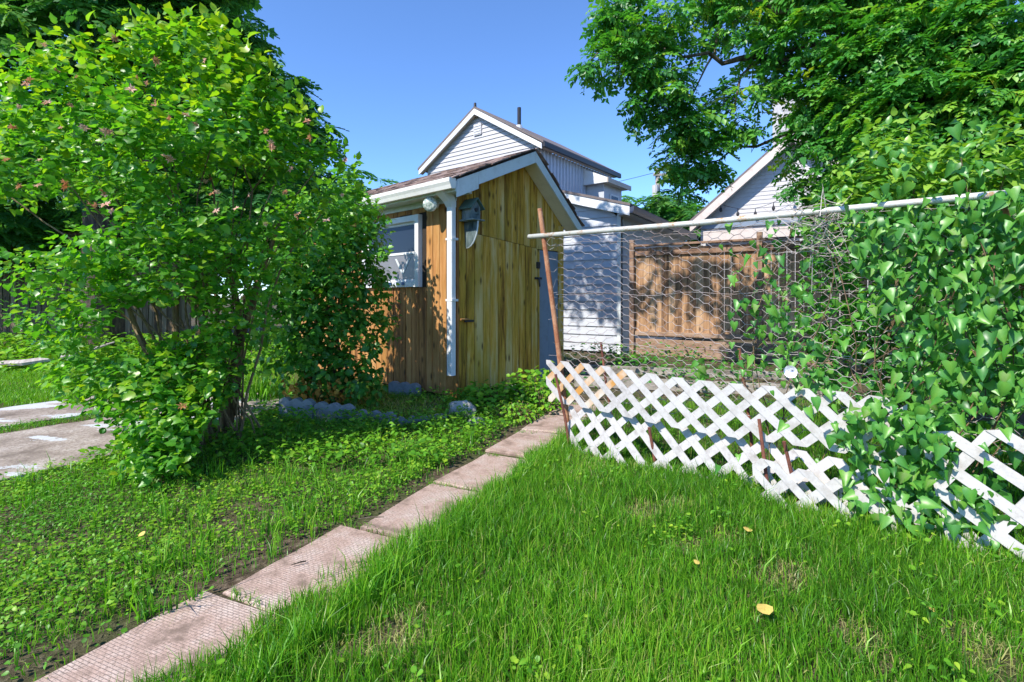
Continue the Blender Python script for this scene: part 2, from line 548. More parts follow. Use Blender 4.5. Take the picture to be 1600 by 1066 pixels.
# ------------------------------------------------------------------ leaves
def fan_leaf(half, mids, fold=0.22, curl=0.25, vein=0.12):
    """half: right outline from base to tip (x>0); mirrored. mids: y of midrib points"""
    V = []
    T = []
    mid = [(0, half[0][1])] + [(0, y) for y in mids] + [(0, half[-1][1])]
    nm = len(mid)
    for x, y in mid:
        V.append((x, y, -curl * y * y))
        T.append(vein)
    Fs = []
    for sgn in (1, -1):
        idx = [0]
        for x, y in half[1:-1]:
            V.append((sgn * x, y, fold * abs(x) - curl * y * y))
            T.append(-0.03)
            idx.append(len(V) - 1)
        idx.append(nm - 1)
        # connect outline to the nearest midrib points
        j = 0
        for a, b in zip(idx[:-1], idx[1:]):
            yb = V[b][1]
            tri = [a, b, j]
            while j + 1 < nm - 1 and V[j + 1][1] <= yb + 1e-6:
                if len({a, j, j + 1}) == 3:
                    Fs.append((a, j + 1, j) if sgn < 0 else (j, j + 1, a)) if False else Fs.append((a, j, j + 1) if sgn < 0 else (a, j + 1, j))
                j += 1
            tri = (a, b, j)
            if len(set(tri)) == 3:
                Fs.append((b, a, j) if sgn < 0 else (a, b, j))
    return np.array(V, float), np.array(Fs, int), np.array(T, float)


T_BUSH = [fan_leaf([(0, 0), (.20, .05), (.42, .26), (.31, .40), (.37, .60), (.20, .74), (0, 1)], [.30, .62], .25, .22),
          fan_leaf([(0, 0), (.26, .10), (.40, .36), (.36, .50), (.28, .70), (.12, .86), (0, 1)], [.35, .65], .30, .35),
          fan_leaf([(0, 0), (.18, .06), (.34, .22), (.29, .36), (.40, .52), (.19, .72), (0, 1)], [.28, .60], .18, .12)]
T_IVY = [fan_leaf([(0, .07), (.20, -.03), (.43, .08), (.40, .24), (.27, .50), (.13, .78), (0, 1)], [.32, .65], .55, .22, .20),
         fan_leaf([(0, .09), (.26, -.06), (.40, .14), (.36, .34), (.27, .56), (.11, .82), (0, 1)], [.35, .65], .42, .40, .20),
         fan_leaf([(0, .05), (.16, -.02), (.48, .02), (.38, .22), (.30, .48), (.15, .76), (0, 1)], [.32, .62], .65, .28, .20),
         fan_leaf([(0, .04), (.28, .03), (.36, .24), (.33, .42), (.22, .64), (.09, .84), (0, 1)], [.35, .62], .30, .55, .20)]
for V_i, _f, _t in T_IVY:
    V_i[:, 0] *= .95
T_OVAL = [fan_leaf([(0, 0), (.20, .10), (.31, .34), (.24, .66), (0, 1)], [.4, .7], .30, .25, .15),
          fan_leaf([(0, 0), (.24, .12), (.34, .36), (.22, .70), (0, 1)], [.4, .7], .22, .4, .15)]
T_ROUND = []
for k_ in range(2):
    a_ = np.linspace(0, 2 * np.pi, 7)[:-1] + 0.3 * k_
    V_ = np.concatenate([[[0, 0.5, -0.06]], np.stack([0.5 * np.cos(a_), 0.5 + 0.5 * np.sin(a_), 0.03 * np.cos(2 * a_)], 1)])
    F_ = np.array([(0, 1 + i, 1 + (i + 1) % 6) for i in range(6)])
    T_ROUND.append((V_, F_, np.array([0.12] + [0] * 6)))


def compound(npairs, rach=1.0, ll=0.30, lw=0.095, droop=0.35, tris=4):
    V = []
    Fs = []
    T = []

    def leaflet(p, d, n):
        d = d / np.linalg.norm(d)
        s = np.cross(d, n)
        s /= np.linalg.norm(s)
        b = len(V)
        if tris == 4:
            lr = ll * random.uniform(.65, 1.15)
            d = d + np.array([random.gauss(0, .18), random.gauss(0, .18), random.gauss(-.05, .2)])
            d = d / np.linalg.norm(d)
            V.extend([p, p + d * lr * .42 + s * lw + n * .03, p + d * lr, p + d * lr * .42 - s * lw + n * .03, p + d * lr * .5])
            T.extend([0, -.03, 0, -.03, .08])
            Fs.extend([(b, b + 1, b + 4), (b + 1, b + 2, b + 4), (b + 2, b + 3, b + 4), (b + 3, b, b + 4)])
        else:
            V.extend([p, p + d * ll * .45 + s * lw, p + d * ll, p + d * ll * .45 - s * lw])
            T.extend([0, 0, 0, 0])
            Fs.extend([(b, b + 1, b + 2), (b, b + 2, b + 3)])

    for i in range(npairs):
        y = rach * (0.22 + 0.70 * i / max(1, npairs - 1))
        z = -droop * y * y
        for sg in (1, -1):
            leaflet(np.array([0, y, z]), np.array([sg * .9, .45, -.28]), np.array([0, .1, 1.0]))
    leaflet(np.array([0, rach * .95, -droop * .9]), np.array([0, 1, -.6]), np.array([0, .5, 1.0]))
    # rachis
    b = len(V)
    V.extend([np.array([-.006, 0, 0]), np.array([.006, 0, 0]), np.array([0, rach * .5, -droop * .25]), np.array([0, rach * .97, -droop * .94])])
    T.extend([.3] * 4)
    Fs.extend([(b, b + 1, b + 2), (b + 1, b + 3, b + 2)])
    return np.array(V), np.array(Fs), np.array(T)


T_COMP = [compound(6), compound(7, droop=0.6), compound(5, ll=.33, lw=.11, droop=.2), compound(4, ll=.36, lw=.12, droop=.4), compound(6, ll=.28, droop=.1), compound(5, ll=.3, lw=.11, droop=.8)]
T_COMP_LOW = [compound(4, ll=.36, lw=.13, tris=2), compound(5, ll=.34, lw=.12, droop=.5, tris=2)]


def basis(tip, nrm):
    y = unit(tip)
    x = unit(np.cross(y, nrm))
    z = np.cross(x, y)
    return np.stack([x, y, z], axis=2)      # columns


def visible_best(P, S, n):
    """indices of the n leaves that show largest from the path (nearest leaf of every small patch)"""
    Y = np.maximum(P[:, 1], 0.2)
    px = 800 + F * P[:, 0] / Y
    py = HOR - (P[:, 2] - EYE) * F / Y
    size = S * F / Y
    cell = 9
    key = (px // cell).astype(int) * 4000 + (py // cell).astype(int)
    order = np.argsort(P[:, 1])
    first = {}
    for i in order:
        if -5 < px[i] < 1605 and -5 < py[i] < 1071:
            k = key[i]
            if k not in first:
                first[k] = i
    c = np.array(list(first.values()), int)
    if len(c) == 0:
        return c
    return c[np.argsort(-size[c])][:n]


def scatter_mesh(tpls, P, Rm, S, T, choice):
    Vs, Fs, Ts = [], [], []
    off = 0
    for k, (V, Fc, tt) in enumerate(tpls):
        ix = np.where(choice == k)[0]
        if len(ix) == 0:
            continue
        W = np.einsum('nij,vj->nvi', Rm[ix], V) * S[ix][:, None, None] + P[ix][:, None, :]
        Fa = Fc[None] + (np.arange(len(ix)) * len(V))[:, None, None] + off
        Vs.append(W.reshape(-1, 3))
        Fs.append(Fa.reshape(-1, 3))
        Ts.append((T[ix][:, None] + tt[None]).reshape(-1))
        off += len(ix) * len(V)
    return np.concatenate(Vs), np.concatenate(Fs), np.concatenate(Ts)


def foliage(parent, tpls, P, Rm, S, T, mat, nparts=300, part='leaf', mass='foliage'):
    n = len(P)
    choice = rng.integers(0, len(tpls), n)
    pick = visible_best(P, S, nparts) if nparts else np.zeros(0, int)
    rest = np.ones(n, bool)
    rest[pick] = False
    r = np.where(rest)[0]
    if len(r):
        V, Fc, Tt = scatter_mesh(tpls, P[r], Rm[r], S[r], T[r], choice[r])
        obj(mass, V, Fc, mat, parent, Tt, kind='stuff', base=WLOC[parent.name])
    lev = np.linspace(0.05, 0.98, 6)
    cache = {}
    pw = WLOC[parent.name]
    for i in pick:
        k = int(choice[i])
        q = int(np.argmin(abs(lev - T[i])))
        if (k, q) not in cache:
            V, Fc, tt = tpls[k]
            cache[(k, q)] = np_mesh(part, V, Fc, mat, tt + lev[q])
        o = bpy.data.objects.new(part, cache[(k, q)])
        col.objects.link(o)
        o.parent = parent
        m4 = Matrix([[*Rm[i][a] * S[i], P[i][a] - pw[a]] for a in range(3)] + [[0, 0, 0, 1]])
        o.matrix_local = m4


def in_clumps(clumps, n, shell=2.2, squash=0.9):
    """points inside overlapping clumps [(centre, radius, weight)], more of them near the outside; returns points and outward directions"""
    C = np.array([tuple(c[0]) for c in clumps])
    r = np.array([c[1] for c in clumps])
    w = np.array([(c[2] if len(c) > 2 else 1.0) for c in clumps]) * r ** 2
    k = rng.choice(len(C), n, p=w / w.sum())
    d = unit(rng.normal(size=(n, 3)))
    rad = rng.random(n) ** (1 / shell)
    P = C[k] + d * (rad * r[k])[:, None] * np.array([1, 1, squash])
    return P, d


def sprays(P, D, n, L, size, droop=0.3, up=0.9, rnd=0.45, tint=(0.2, 0.9), sizevar=0.3, tipgrow=0.0, face=0.25):
    """each spray: a twig from P along D carrying n leaves in two ranks"""
    N = len(P)
    D = unit(D)
    side = unit(np.cross(D, np.array([0, 0, 1.0]) + rng.normal(size=(N, 3)) * 0.3))
    Ps, tips, nr, S, T = [], [], [], [], []
    st = rng.uniform(tint[0], tint[1], N)
    for j in range(n):
        f = (j + 0.6) / n
        pos = P + D * (L * f) + rng.normal(size=(N, 3)) * 0.012
        sg = 1 if j % 2 else -1
        tip = D * (0.35 + 0.8 * (j == n - 1)) + side * sg * (0.9 if j < n - 1 else 0.0) + np.array([0, 0, -droop]) + rng.normal(size=(N, 3)) * rnd * 0.5
        nrm = np.array([0, 0, up]) + D * face + rng.normal(size=(N, 3)) * rnd
        Ps.append(pos)
        tips.append(tip)
        nr.append(nrm)
        S.append(size * (1 + sizevar * rng.uniform(-1, 1, N)) * (1 - 0.35 * f * (1 - tipgrow)))
        T.append(np.clip(st + rng.normal(size=N) * 0.12 + 0.12 * f, 0, 1))
    Ps, tips, nr = np.concatenate(Ps), np.concatenate(tips), np.concatenate(nr)
    return Ps, basis(tips, nr), np.concatenate(S), np.concatenate(T)


def stem_path(a, b, bow=0.15, n=6, jit=0.02, lift=0.3):
    a, b = Vector(a), Vector(b)
    out = []
    for i in range(n + 1):
        f = i / n
        p = a.lerp(b, f)
        p.z += lift * (b - a).length * bow * math.sin(math.pi * f)
        h = (b - a).length * bow * math.sin(math.pi * f) * 0.4
        p.x -= h * (1 if b.x > a.x else -1) * 0.5
        if 0 < i < n:
            p += Vector((random.gauss(0, jit), random.gauss(0, jit), random.gauss(0, jit)))
        out.append(p)
    return out


def taper(r0, r1, n):
    return [r0 + (r1 - r0) * i / (n - 1) for i in range(n)]


# ================================================================== SETTING
# ground: one sheet to the horizon, fine near the camera, with gentle unevenness
def axis_pts(lo, hi, step):
    inner = np.arange(lo, hi + 1e-6, step)
    return np.concatenate([[-600, -120, -40, -20], inner, [hi + 8, hi + 30, 120, 600]])


def bumps(x, y):
    return 0.012 * np.sin(2.1 * x + 0.7) * np.cos(1.7 * y) + 0.008 * np.sin(5.3 * x + 2.9 * y) + 0.006 * np.cos(9.1 * y - 4.3 * x)


PA = np.array([-0.511, 3.249])
PU = np.array([0.42, 0.907])
PU = PU / np.linalg.norm(PU)
PN = np.array([PU[1], -PU[0]])


def path_q(x, y):
    """signed distance from the middle of the path (right is positive)"""
    b = np.interp(y, [1.2, 1.9, 2.6, 3.25, 4, 5.5], [-.185, -.185, -.13, 0, -.015, -.055])
    return (x - PA[0]) * PN[0] + (y - PA[1]) * PN[1] - b


def gz(x, y):
    q = path_q(x, y)
    k = np.clip((np.abs(q) - 0.25) / 0.25, 0, 1)
    return -0.012 + k * (0.012 + bumps(x, y))


gx = axis_pts(-9, 9, 0.12)
gy = axis_pts(-1, 15, 0.12)
XX, YY = np.meshgrid(gx, gy, indexing='ij')
ZZ = gz(XX, YY)
far = (np.abs(XX) > 9.5) | (YY > 15.5) | (YY < -1.5)
ZZ[far] = -0.02
V = np.stack([XX, YY, ZZ], -1).reshape(-1, 3)
ny = len(gy)
I, J = np.meshgrid(np.arange(len(gx) - 1), np.arange(ny - 1), indexing='ij')
b0 = (I * ny + J).ravel()
Fg = np.stack([b0, b0 + ny, b0 + ny + 1, b0 + 1], 1)
obj('ground', V, Fg, M['soil'], smooth=True, kind='structure')

# ---- path: dirt strip and pavers
g = G()
pts = []
for s_ in np.arange(-2.6, 4.4, 0.35):
    for sg in (-0.33, 0.30):
        w = sg + 0.04 * math.sin(s_ * 5.1 + sg * 9)
        p = PA + PU * s_ + PN * (w + float(np.interp(s_, [-1.6, -.75, 0, 2.4], [-.185, -.13, 0, -.055])))
        pts.append((p[0], p[1], -0.008))
Fs = [(2 * i, 2 * i + 1, 2 * i + 3, 2 * i + 2) for i in range(len(pts) // 2 - 1)]
garden_path = obj('garden_path', pts, Fs, M['soil'], kind='structure')
for (cx, cy, da, w_, l_, tz) in [(-1.68, 1.17, 0.0, .50, .765, 0.0), (-1.345, 1.908, 0.03, .50, .765, 0.004), (-.950, 2.585, -0.01, .50, .76, -0.004), (-.515, 3.250, 0.03, .49, .765, 0.004),
                                 (-.185, 3.975, -0.04, .49, .76, 0.0), (.145, 4.745, -0.01, .48, .775, 0.006), (.47, 5.50, 0.04, .48, .74, -0.004), (.80, 6.22, 0.0, .48, .74, 0.0)]:
    a_ = math.atan2(PU[1], PU[0]) - math.pi / 2 + da
    u_ = Vector((-math.sin(a_), math.cos(a_), random.gauss(0, 0.006)))
    n_ = Vector((math.cos(a_), math.sin(a_), random.gauss(0, 0.008)))
    # slab with chipped, eased edge: two rings
    P0 = []
    for (p, q) in [(-1, -1), (-.3, -1), (.4, -1), (1, -1), (1, -.4), (1, .3), (1, 1), (.3, 1), (-.4, 1), (-1, 1), (-1, .3), (-1, -.4)]:
        P0.append((p * w_ / 2 + random.gauss(0, .008), q * l_ / 2 + random.gauss(0, .006)))
    rings = []
    for (ins, z) in ((0.0, -0.035), (0.0, 0.006), (0.012, 0.014)):
        rings.append([(p * (1 - 2 * ins / w_), q * (1 - 2 * ins / l_), z) for p, q in P0])
    V = []
    for rg in rings:
        V += rg
    n12 = 12
    Fs = [tuple(range(24, 36))]
    for k in range(2):
        for i in range(n12):
            j = (i + 1) % n12
            Fs.append((k * 12 + i, k * 12 + j, (k + 1) * 12 + j, (k + 1) * 12 + i))
    me = np_mesh('paver', V, Fs, M['paver'])
    o = bpy.data.objects.new('paver', me)
    col.objects.link(o)
    o.parent = garden_path
    pw = WLOC[garden_path.name]
    zz = n_.cross(u_).normalized()
    o.matrix_local = Matrix([[n_[i], u_[i], zz[i], (cx, cy, tz - 0.006)[i] - pw[i]] for i in range(3)] + [[0, 0, 0, 1]])

# ---- patio: two old concrete slabs
def slab(poly, z, name, parent=None, kind=None):
    P = []
    n = len(poly)
    for i in range(n):
        a, b = np.array(poly[i]), np.array(poly[(i + 1) % n])
        m_ = max(2, int(np.linalg.norm(b - a) / 0.14))
        for k in range(m_):
            p = a + (b - a) * k / m_
            P.append((p[0] + random.gauss(0, .018), p[1] + random.gauss(0, .018)))
    g = G()
    g.prism([(x, y, -0.06) for x, y in P], (0, 0, z + 0.06))
    return g.build(name, M['concrete'], parent, kind=kind)


SLAB_A = [(-4.3, 2.75), (-3.72, 3.72), (-3.36, 4.37), (-2.95, 5.5), (-2.85, 6.3), (-3.0, 7.0), (-3.8, 7.2), (-4.48, 5.78), (-4.98, 4.98), (-5.8, 4.0)]
SLAB_B = [(-6.0, 4.5), (-5.27, 5.27), (-4.725, 6.0), (-4.3, 6.9), (-4.9, 7.3), (-5.66, 6.97), (-6.17, 6.17), (-7.1, 5.2)]
patio = slab(SLAB_A, 0.022, 'patio', kind='structure')
slab(SLAB_B, 0.018, 'slab', patio)


def in_poly(x, y, poly):
    inside = np.zeros(x.shape, bool)
    n = len(poly)
    j = n - 1
    for i in range(n):
        xi, yi = poly[i]
        xj, yj = poly[j]
        c = ((yi > y) != (yj > y)) & (x < (xj - xi) * (y - yi) / (yj - yi + 1e-12) + xi)
        inside ^= c
        j = i
    return inside


# ================================================================== GARDEN SHED
SU = Vector((.673, .740, 0)).normalized()
SV = Vector((-SU.y, SU.x, 0))
SC = Vector((-.717, 6.75, 0))
Zv = Vector((0, 0, 1))


def S(a, b, z):
    return SC + SU * a + SV * b + Zv * z


EA, EZ = -0.30, 2.80          # eave edge of the long slope (roof underside)
AA, AZ = 1.284, 3.495          # ridge
RA, RZ = 2.482, 2.50          # far eave


def roof_z(a):
    return EZ + (a - EA) * (AZ - EZ) / (AA - EA) if a < AA else AZ + (a - AA) * (RZ - AZ) / (RA - AA)


shed = thing('garden_shed', 'orange and olive plank garden shed with brown shingle roof and white downspout', 'shed', tuple(S(0, 0, 0)))
WB = 4.4                      # length of the side wall
WIN = (0.775, 2.24, 1.50, 2.53)
# side wall (orange)
g = G()
g.box(S(0.02, 0.02, 0.02), SU * 0.03, SV * (WIN[0] - .02), Zv * 2.68)
g.box(S(0.02, WIN[1], 0.02), SU * 0.03, SV * (WB - WIN[1]), Zv * 2.68)
g.box(S(0.02, WIN[0], 0.02), SU * 0.03, SV * (WIN[1] - WIN[0]), Zv * (WIN[2] - .02))
g.box(S(0.02, WIN[0], WIN[3]), SU * 0.03, SV * (WIN[1] - WIN[0]), Zv * .15)
side_wall = g.build('wall', M['inner'], shed)
b = 0.075
while b < WB:
    w_ = random.choice([.145, .15, .155, .165])
    cuts = [(0.02, 2.70)]
    if b + w_ > WIN[0] + .02 and b < WIN[1] - .02:
        cuts = [(0.02, WIN[2] - 0.01), (WIN[3] + 0.01, 2.70)]
    for z0, z1 in cuts:
        d_ = 0.018 + random.uniform(0, .005)
        G().plank(S(0.018, b + .005, z0 + random.uniform(0, .02)), Zv * (z1 - z0), SV * (w_ - .010), -SU * d_, .004).build('plank', M['shed_side'], side_wall)
    b += w_
G().plank(S(0.02, -0.012, 0.0), Zv * 2.70, SV * 0.085, -SU * 0.034, .004).build('corner_board', M['shed_side'], side_wall)

# gable wall (olive)
def seam(a):
    return 2.25 - 0.085 * a


g = G()
poly = [S(0.02, .03, .02), S(2.28, .03, .02), S(2.28, .03, roof_z(2.28) - .02), S(AA, .03, AZ - .02), S(0.02, .03, roof_z(0.02) - .02)]
g.prism(poly, SV * 0.03)
gable = g.build('wall', M['inner'], shed)
door = G().box(S(.10, .012, .08), SU * 1.52, SV * .016, Zv * 1.95).build('door', M['inner'], shed)
a = 0.0
while a < 2.27:
    w_ = min(random.choice([.135, .145, .15, .16]), 2.28 - a)
    a0, a1 = a + .005, a + w_ - .005
    on_door = a0 >= .08 and a1 <= 1.66
    zb = 2.10 if a0 >= 1.6 else (seam(a0) if on_door else 0.02)
    d_ = 0.02 + random.uniform(0, .006)
    pz = [roof_z(a0) - .03, roof_z(a1) - .03]
    poly = [S(a0, .03, zb + .006), S(a1, .03, (seam(a1) if on_door else zb) + .006), S(a1, .03, pz[1]), S(a0, .03, pz[0])]
    if a0 < AA < a1:
        poly.insert(3, S(AA, .03, AZ - .03))
    G().prism(poly, -SV * d_).build('plank', M['shed_gable'], gable)
    if on_door:
        zl = 0.06 + random.uniform(0, .03)
        poly = [S(a0, .012, zl), S(a1, .012, zl), S(a1, .012, seam(a1) - .006), S(a0, .012, seam(a0) - .006)]
        G().prism(poly, -SV * (d_ + .006)).build('plank', M['shed_gable'], door)
    a += w_
dedge = 1.645
G().plank(S(dedge, .015, .05), Zv * 2.04, SU * .03, -SV * .045).build('door_edge', M['shed_gable'], door)
# latch and hasp
g = G()
g.plank(S(1.56, -.02, 1.63), SU * .16, Zv * .035, -SV * .02, .003)
g.tube([S(1.63, -.05, 1.66), S(1.63, -.06, 1.58), S(1.65, -.05, 1.52)], .012, 6)
g.build('latch', M['dark'], door)
G().plank(S(1.60, -.02, 1.80), SU * .07, Zv * .10, -SV * .025, .003).build('hasp', M['dark'], door)
for z in (1.0, 1.78):
    G().plank(S(.12, -.022, z), SU * .30, Zv * .028, -SV * .006, .002).build('hinge', M['dark'], door) if z < .5 else None
G().plank(S(1.68, .028, 0.02), Zv * 2.07, SU * .26, -SV * .018).build('panel', M['bluegrey'], gable)
G().plank(S(1.943, .028, 0.02), Zv * 2.07, SU * .25, -SV * .018).build('panel', M['bluegrey'], gable)
G().plank(S(2.20, .028, 0.0), Zv * 2.52, SU * .11, -SV * .05).build('corner_board', M['shed_gable'], gable)
G().plank(S(.10, -.02, 1.02), SU * .16, Zv * .03, -SV * .02, .003).build('hinge', M['dark'], door)
# small shelf peg at the corner
G().plank(S(.02, -.0, 1.05), SU * .14, Zv * .022, -SV * .05).build('peg', M['shed_side'], gable)
# far walls
G().box(S(2.26, .06, .02), SU * .03, SV * (WB - .06), Zv * 2.55).build('wall', M['shed_gable'], shed)
poly = [S(0.05, WB, .02), S(2.26, WB, .02), S(2.26, WB, roof_z(2.26) - .03), S(AA, WB, AZ - .03), S(0.05, WB, roof_z(.05) - .03)]
G().prism(poly, SV * .04).build('wall', M['shed_gable'], shed)

# window
g = G()
bw = .085
w0, w1, z0, z1 = WIN
g.plank(S(.03, w0, z0), Zv * (z1 - z0), SV * bw, -SU * .085)
g.plank(S(.03, w1 - bw, z0), Zv * (z1 - z0), SV * bw, -SU * .085)
g.plank(S(.03, w0 + bw, z1 - bw), SV * (w1 - w0 - 2 * bw), Zv * bw, -SU * .083)
g.plank(S(.03, w0 + bw, z0), SV * (w1 - w0 - 2 * bw), Zv * bw * .9, -SU * .083)
window = g.build('window', M['white'], shed)
zm = 1.98
iw0, iw1 = w0 + bw, w1 - bw
def sash(z0, z1, dp, name):
    g = G()
    t = .038
    g.plank(S(.02 - dp, iw0, z0), Zv * (z1 - z0), SV * t, -SU * .022)
    g.plank(S(.02 - dp, iw1 - t, z0), Zv * (z1 - z0), SV * t, -SU * .022)
    g.plank(S(.02 - dp, iw0 + t, z0), SV * (iw1 - iw0 - 2 * t), Zv * t, -SU * .021)
    g.plank(S(.02 - dp, iw0 + t, z1 - t), SV * (iw1 - iw0 - 2 * t), Zv * t, -SU * .021)
    return g.build(name, M['white'], window)


sash(zm - .01, z1 - bw, .0, 'sash')
sash(z0 + bw * .9, zm + .03, .024, 'sash')
G().box(S(.006, iw0 + .03, zm + .03), SV * (iw1 - iw0 - .06), Zv * (z1 - bw - zm - .06), SU * .006).build('pane', M['glass'], window)
G().box(S(-.016, iw0 + .03, z0 + .10), SV * (iw1 - iw0 - .06), Zv * (zm - z0 - .10), SU * .006).build('pane', M['screen'], window)
# the taped letter V on the lower pane
b_m = 1.19
g = G()
for sg in (1, -1):
    p0 = S(-.018, b_m, 1.70)
    p1 = S(-.018, b_m + sg * .17, 1.925)
    w_ = SV * .045
    g.prism([p0 - w_ * .5, p0 + w_ * .5, p1 + w_ * .5, p1 - w_ * .5], -SU * .002 * (1 if sg > 0 else 1.6))
g.build('letter', M['fascia'], window)
for bb in (1.10, 1.42):
    G().plank(S(-.056, bb, z0 + .03), SV * .055, Zv * .045, -SU * .012, .003).build('clip', M['blue'], window)

# roof
B0, B1 = -0.25, WB + 0.3
g = G()
n1 = (S(AA, 0, AZ) - S(EA, 0, EZ)).normalized()
up1 = Vector((n1.cross(SV) if n1.cross(SV).z > 0 else SV.cross(n1)))
g.prism([S(EA, B0, EZ), S(AA, B0, AZ), S(RA, B0, RZ), S(RA, B0, RZ + .028), S(AA, B0, AZ + .036), S(EA, B0, EZ + .028)], SV * (B1 - B0))
roof = g.build('roof', M['inner'], shed)
# fascia boards on the gable rakes
def rake(a0, a1, h, b, t, mat, name='fascia', drop=0.0):
    poly = [S(a0, b, roof_z(a0) - drop), S(a1, b, roof_z(a1) - drop), S(a1, b, roof_z(a1) - h - drop), S(a0, b, roof_z(a0) - h - drop)]
    return G().prism(poly, -SV * t).build(name, mat, roof)


rake(.13, AA - .002, .165, B0 + .001, .022, M['fascia'])
rake(-.24, .126, .22, B0 + .004, .024, M['fascia'])
rake(AA + .002, RA - .01, .15, B0 + .001, .022, M['fascia'])
# rake soffits and the level eave soffit
rake(.0, AA, .012, -.004, -.0, M['cream']) if False else None
for a0, a1 in ((0.02, AA - .01), (AA + .01, RA - .02)):
    poly = [S(a0, B0 + .02, roof_z(a0) - .125), S(a1, B0 + .02, roof_z(a1) - .125), S(a1, -.0, roof_z(a1) - .125), S(a0, -.0, roof_z(a0) - .125)]
    G().prism(poly, Zv * .012).build('soffit', M['cream'], roof)
poly = [S(-.235, B0 + .01, 2.695), S(.0, B0 + .01, 2.695), S(.0, WB, 2.695), S(-.235, WB, 2.695)]
G().prism(poly, Zv * .012).build('soffit', M['fascia'], roof)
G().plank(S(-.235, B0, 2.68), SV * (B1 - B0), Zv * .13, -SU * .02).build('fascia', M['fascia'], roof)
# frieze under the soffit
G().plank(S(-.002, .0, 2.62), SV * WB, Zv * .075, -SU * .022).build('frieze', M['fascia'], roof)
# box return at the corner
G().prism([S(-.23, B0 + .012, 2.69), S(.03, B0 + .012, 2.69), S(.03, B0 + .012, 2.80), S(-.23, B0 + .012, 2.80)], SV * .20).build('eave_return', M['fascia'], roof)
# gutter
g = G()
prof = [(-.262, 2.835), (-.262, 2.725), (-.285, 2.705), (-.335, 2.705), (-.35, 2.75), (-.37, 2.79), (-.37, 2.835), (-.362, 2.835), (-.362, 2.795), (-.343, 2.757), (-.33, 2.713), (-.288, 2.713), (-.27, 2.73), (-.27, 2.835)]
g.prism([S(a, B0 - .01, z) for a, z in prof], SV * (B1 - B0))
g.prism([S(a, B0 - .012, z) for a, z in prof[:7]], SV * .006)
gutter = g.build('gutter', M['gutter'], shed)
# downspout with funnel
g = G()
g.plank(S(-.045, -.02, .33), Zv * 2.22, SV * .10, -SU * .078, .008)
dsp = g.build('downspout', M['white'], shed)
rg = []
for (a0, a1, b0, b1, z) in ((-.125, -.043, -.022, .082, 2.53), (-.17, -.05, -.03, .09, 2.60), (-.30, -.12, -.05, .11, 2.706)):
    rg.append([S(a0, b0, z), S(a1, b0, z), S(a1, b1, z), S(a0, b1, z)])
V = [p for r in rg for p in r]
Fs = [(3, 2, 1, 0), (8, 9, 10, 11)] + [(k * 4 + i, k * 4 + (i + 1) % 4, (k + 1) * 4 + (i + 1) % 4, (k + 1) * 4 + i) for k in range(2) for i in range(4)]
obj('funnel', V, Fs, M['white'], dsp)
for z in (1.3, 2.1):
    G().plank(S(-.018, -.035, z), SV * .13, Zv * .03, -SU * .109, .002).build('strap', M['white'], dsp)

# shingles: long slope one by one, far slope joined
def shingle_geo(w, L=.24, t=.014):
    c = random.uniform(-.006, .022)
    V = []
    for k, (y, z) in enumerate(((0, 0), (L * .5, t * .15 + .004), (L, 0.004))):
        lift = c if k == 0 else 0
        V += [(-w / 2, y, z + .008 + lift * random.uniform(.5, 1.2)), (w / 2, y, z + .008 + lift * random.uniform(.5, 1.2)), (w / 2, y, z + t + .008 + lift), (-w / 2, y, z + t + .008 + lift)]
    Fs = [(0, 1, 2, 3), (11, 10, 9, 8)]
    for k in range(2):
        for i in range(4):
            j = (i + 1) % 4
            Fs.append((k * 4 + j, k * 4 + i, (k + 1) * 4 + i, (k + 1) * 4 + j))
    return V, Fs


SH = [(w, *shingle_geo(w)) for w in (.09, .11, .12, .13, .14, .15, .16, .18) for _ in range(2)]
SHM = [np_mesh('shingle', V, Fs, M['shingle']) for _, V, Fs in SH]
allsh = []
L1 = (S(AA, 0, AZ) - S(EA, 0, EZ)).length
row = 0
dist = -.03
while dist < L1 - .15:
    dist = min(dist, L1 - .245)
    b = B0 - .03 + random.uniform(-.03, .02)
    while b < B1:
        k = random.randrange(len(SH))
        allsh.append((b, dist + random.gauss(0, .009), k, 0))
        b += SH[k][0] + .004
    if dist > L1 - .25:
        break
    dist += .125
n2v = (S(AA, 0, AZ) - S(RA, 0, RZ))
L2 = n2v.length
dist = -.03
while dist < L2 - .15:
    dist = min(dist, L2 - .245)
    b = B0 - .03 + random.uniform(-.03, .02)
    while b < B1:
        k = random.randrange(len(SH))
        allsh.append((b, dist + random.gauss(0, .009), k, 1))
        b += SH[k][0] + .004
    if dist > L2 - .25:
        break
    dist += .125
front = sorted([s for s in allsh if s[3] == 0], key=lambda s: s[0])
keep = set(id(s) for s in front[:300])
restV, restF, restT = [], [], []
for s in allsh:
    b, dist, k, sl = s
    w, V, Fs = SH[k]
    yv = n1 if sl == 0 else n2v.normalized()
    xv = SV.copy()
    zv = xv.cross(yv).normalized()
    if zv.z < 0:
        xv = -xv
        zv = xv.cross(yv).normalized()
    o0 = (S(EA, 0, EZ + .026) if sl == 0 else S(RA, 0, RZ + .026)) + yv * dist + SV * (b + w / 2)
    ang = random.gauss(0, .02)
    x2 = xv * math.cos(ang) + yv * math.sin(ang)
    y2 = -xv * math.sin(ang) + yv * math.cos(ang)
    if id(s) in keep:
        o = bpy.data.objects.new('shingle', SHM[k])
        col.objects.link(o)
        o.parent = roof
        l = o0 - WLOC[roof.name]
        o.matrix_local = Matrix([[x2[i], y2[i], zv[i], l[i]] for i in range(3)] + [[0, 0, 0, 1]])
    else:
        n0 = len(restV)
        restV += [o0 + x2 * v[0] + y2 * v[1] + zv * v[2] for v in V]
        restF += [tuple(i + n0 for i in f) for f in Fs]
        restT += [random.random()] * len(V)
obj('shingle_field', restV, restF, M['shingle'], roof, tint=restT, kind='stuff')

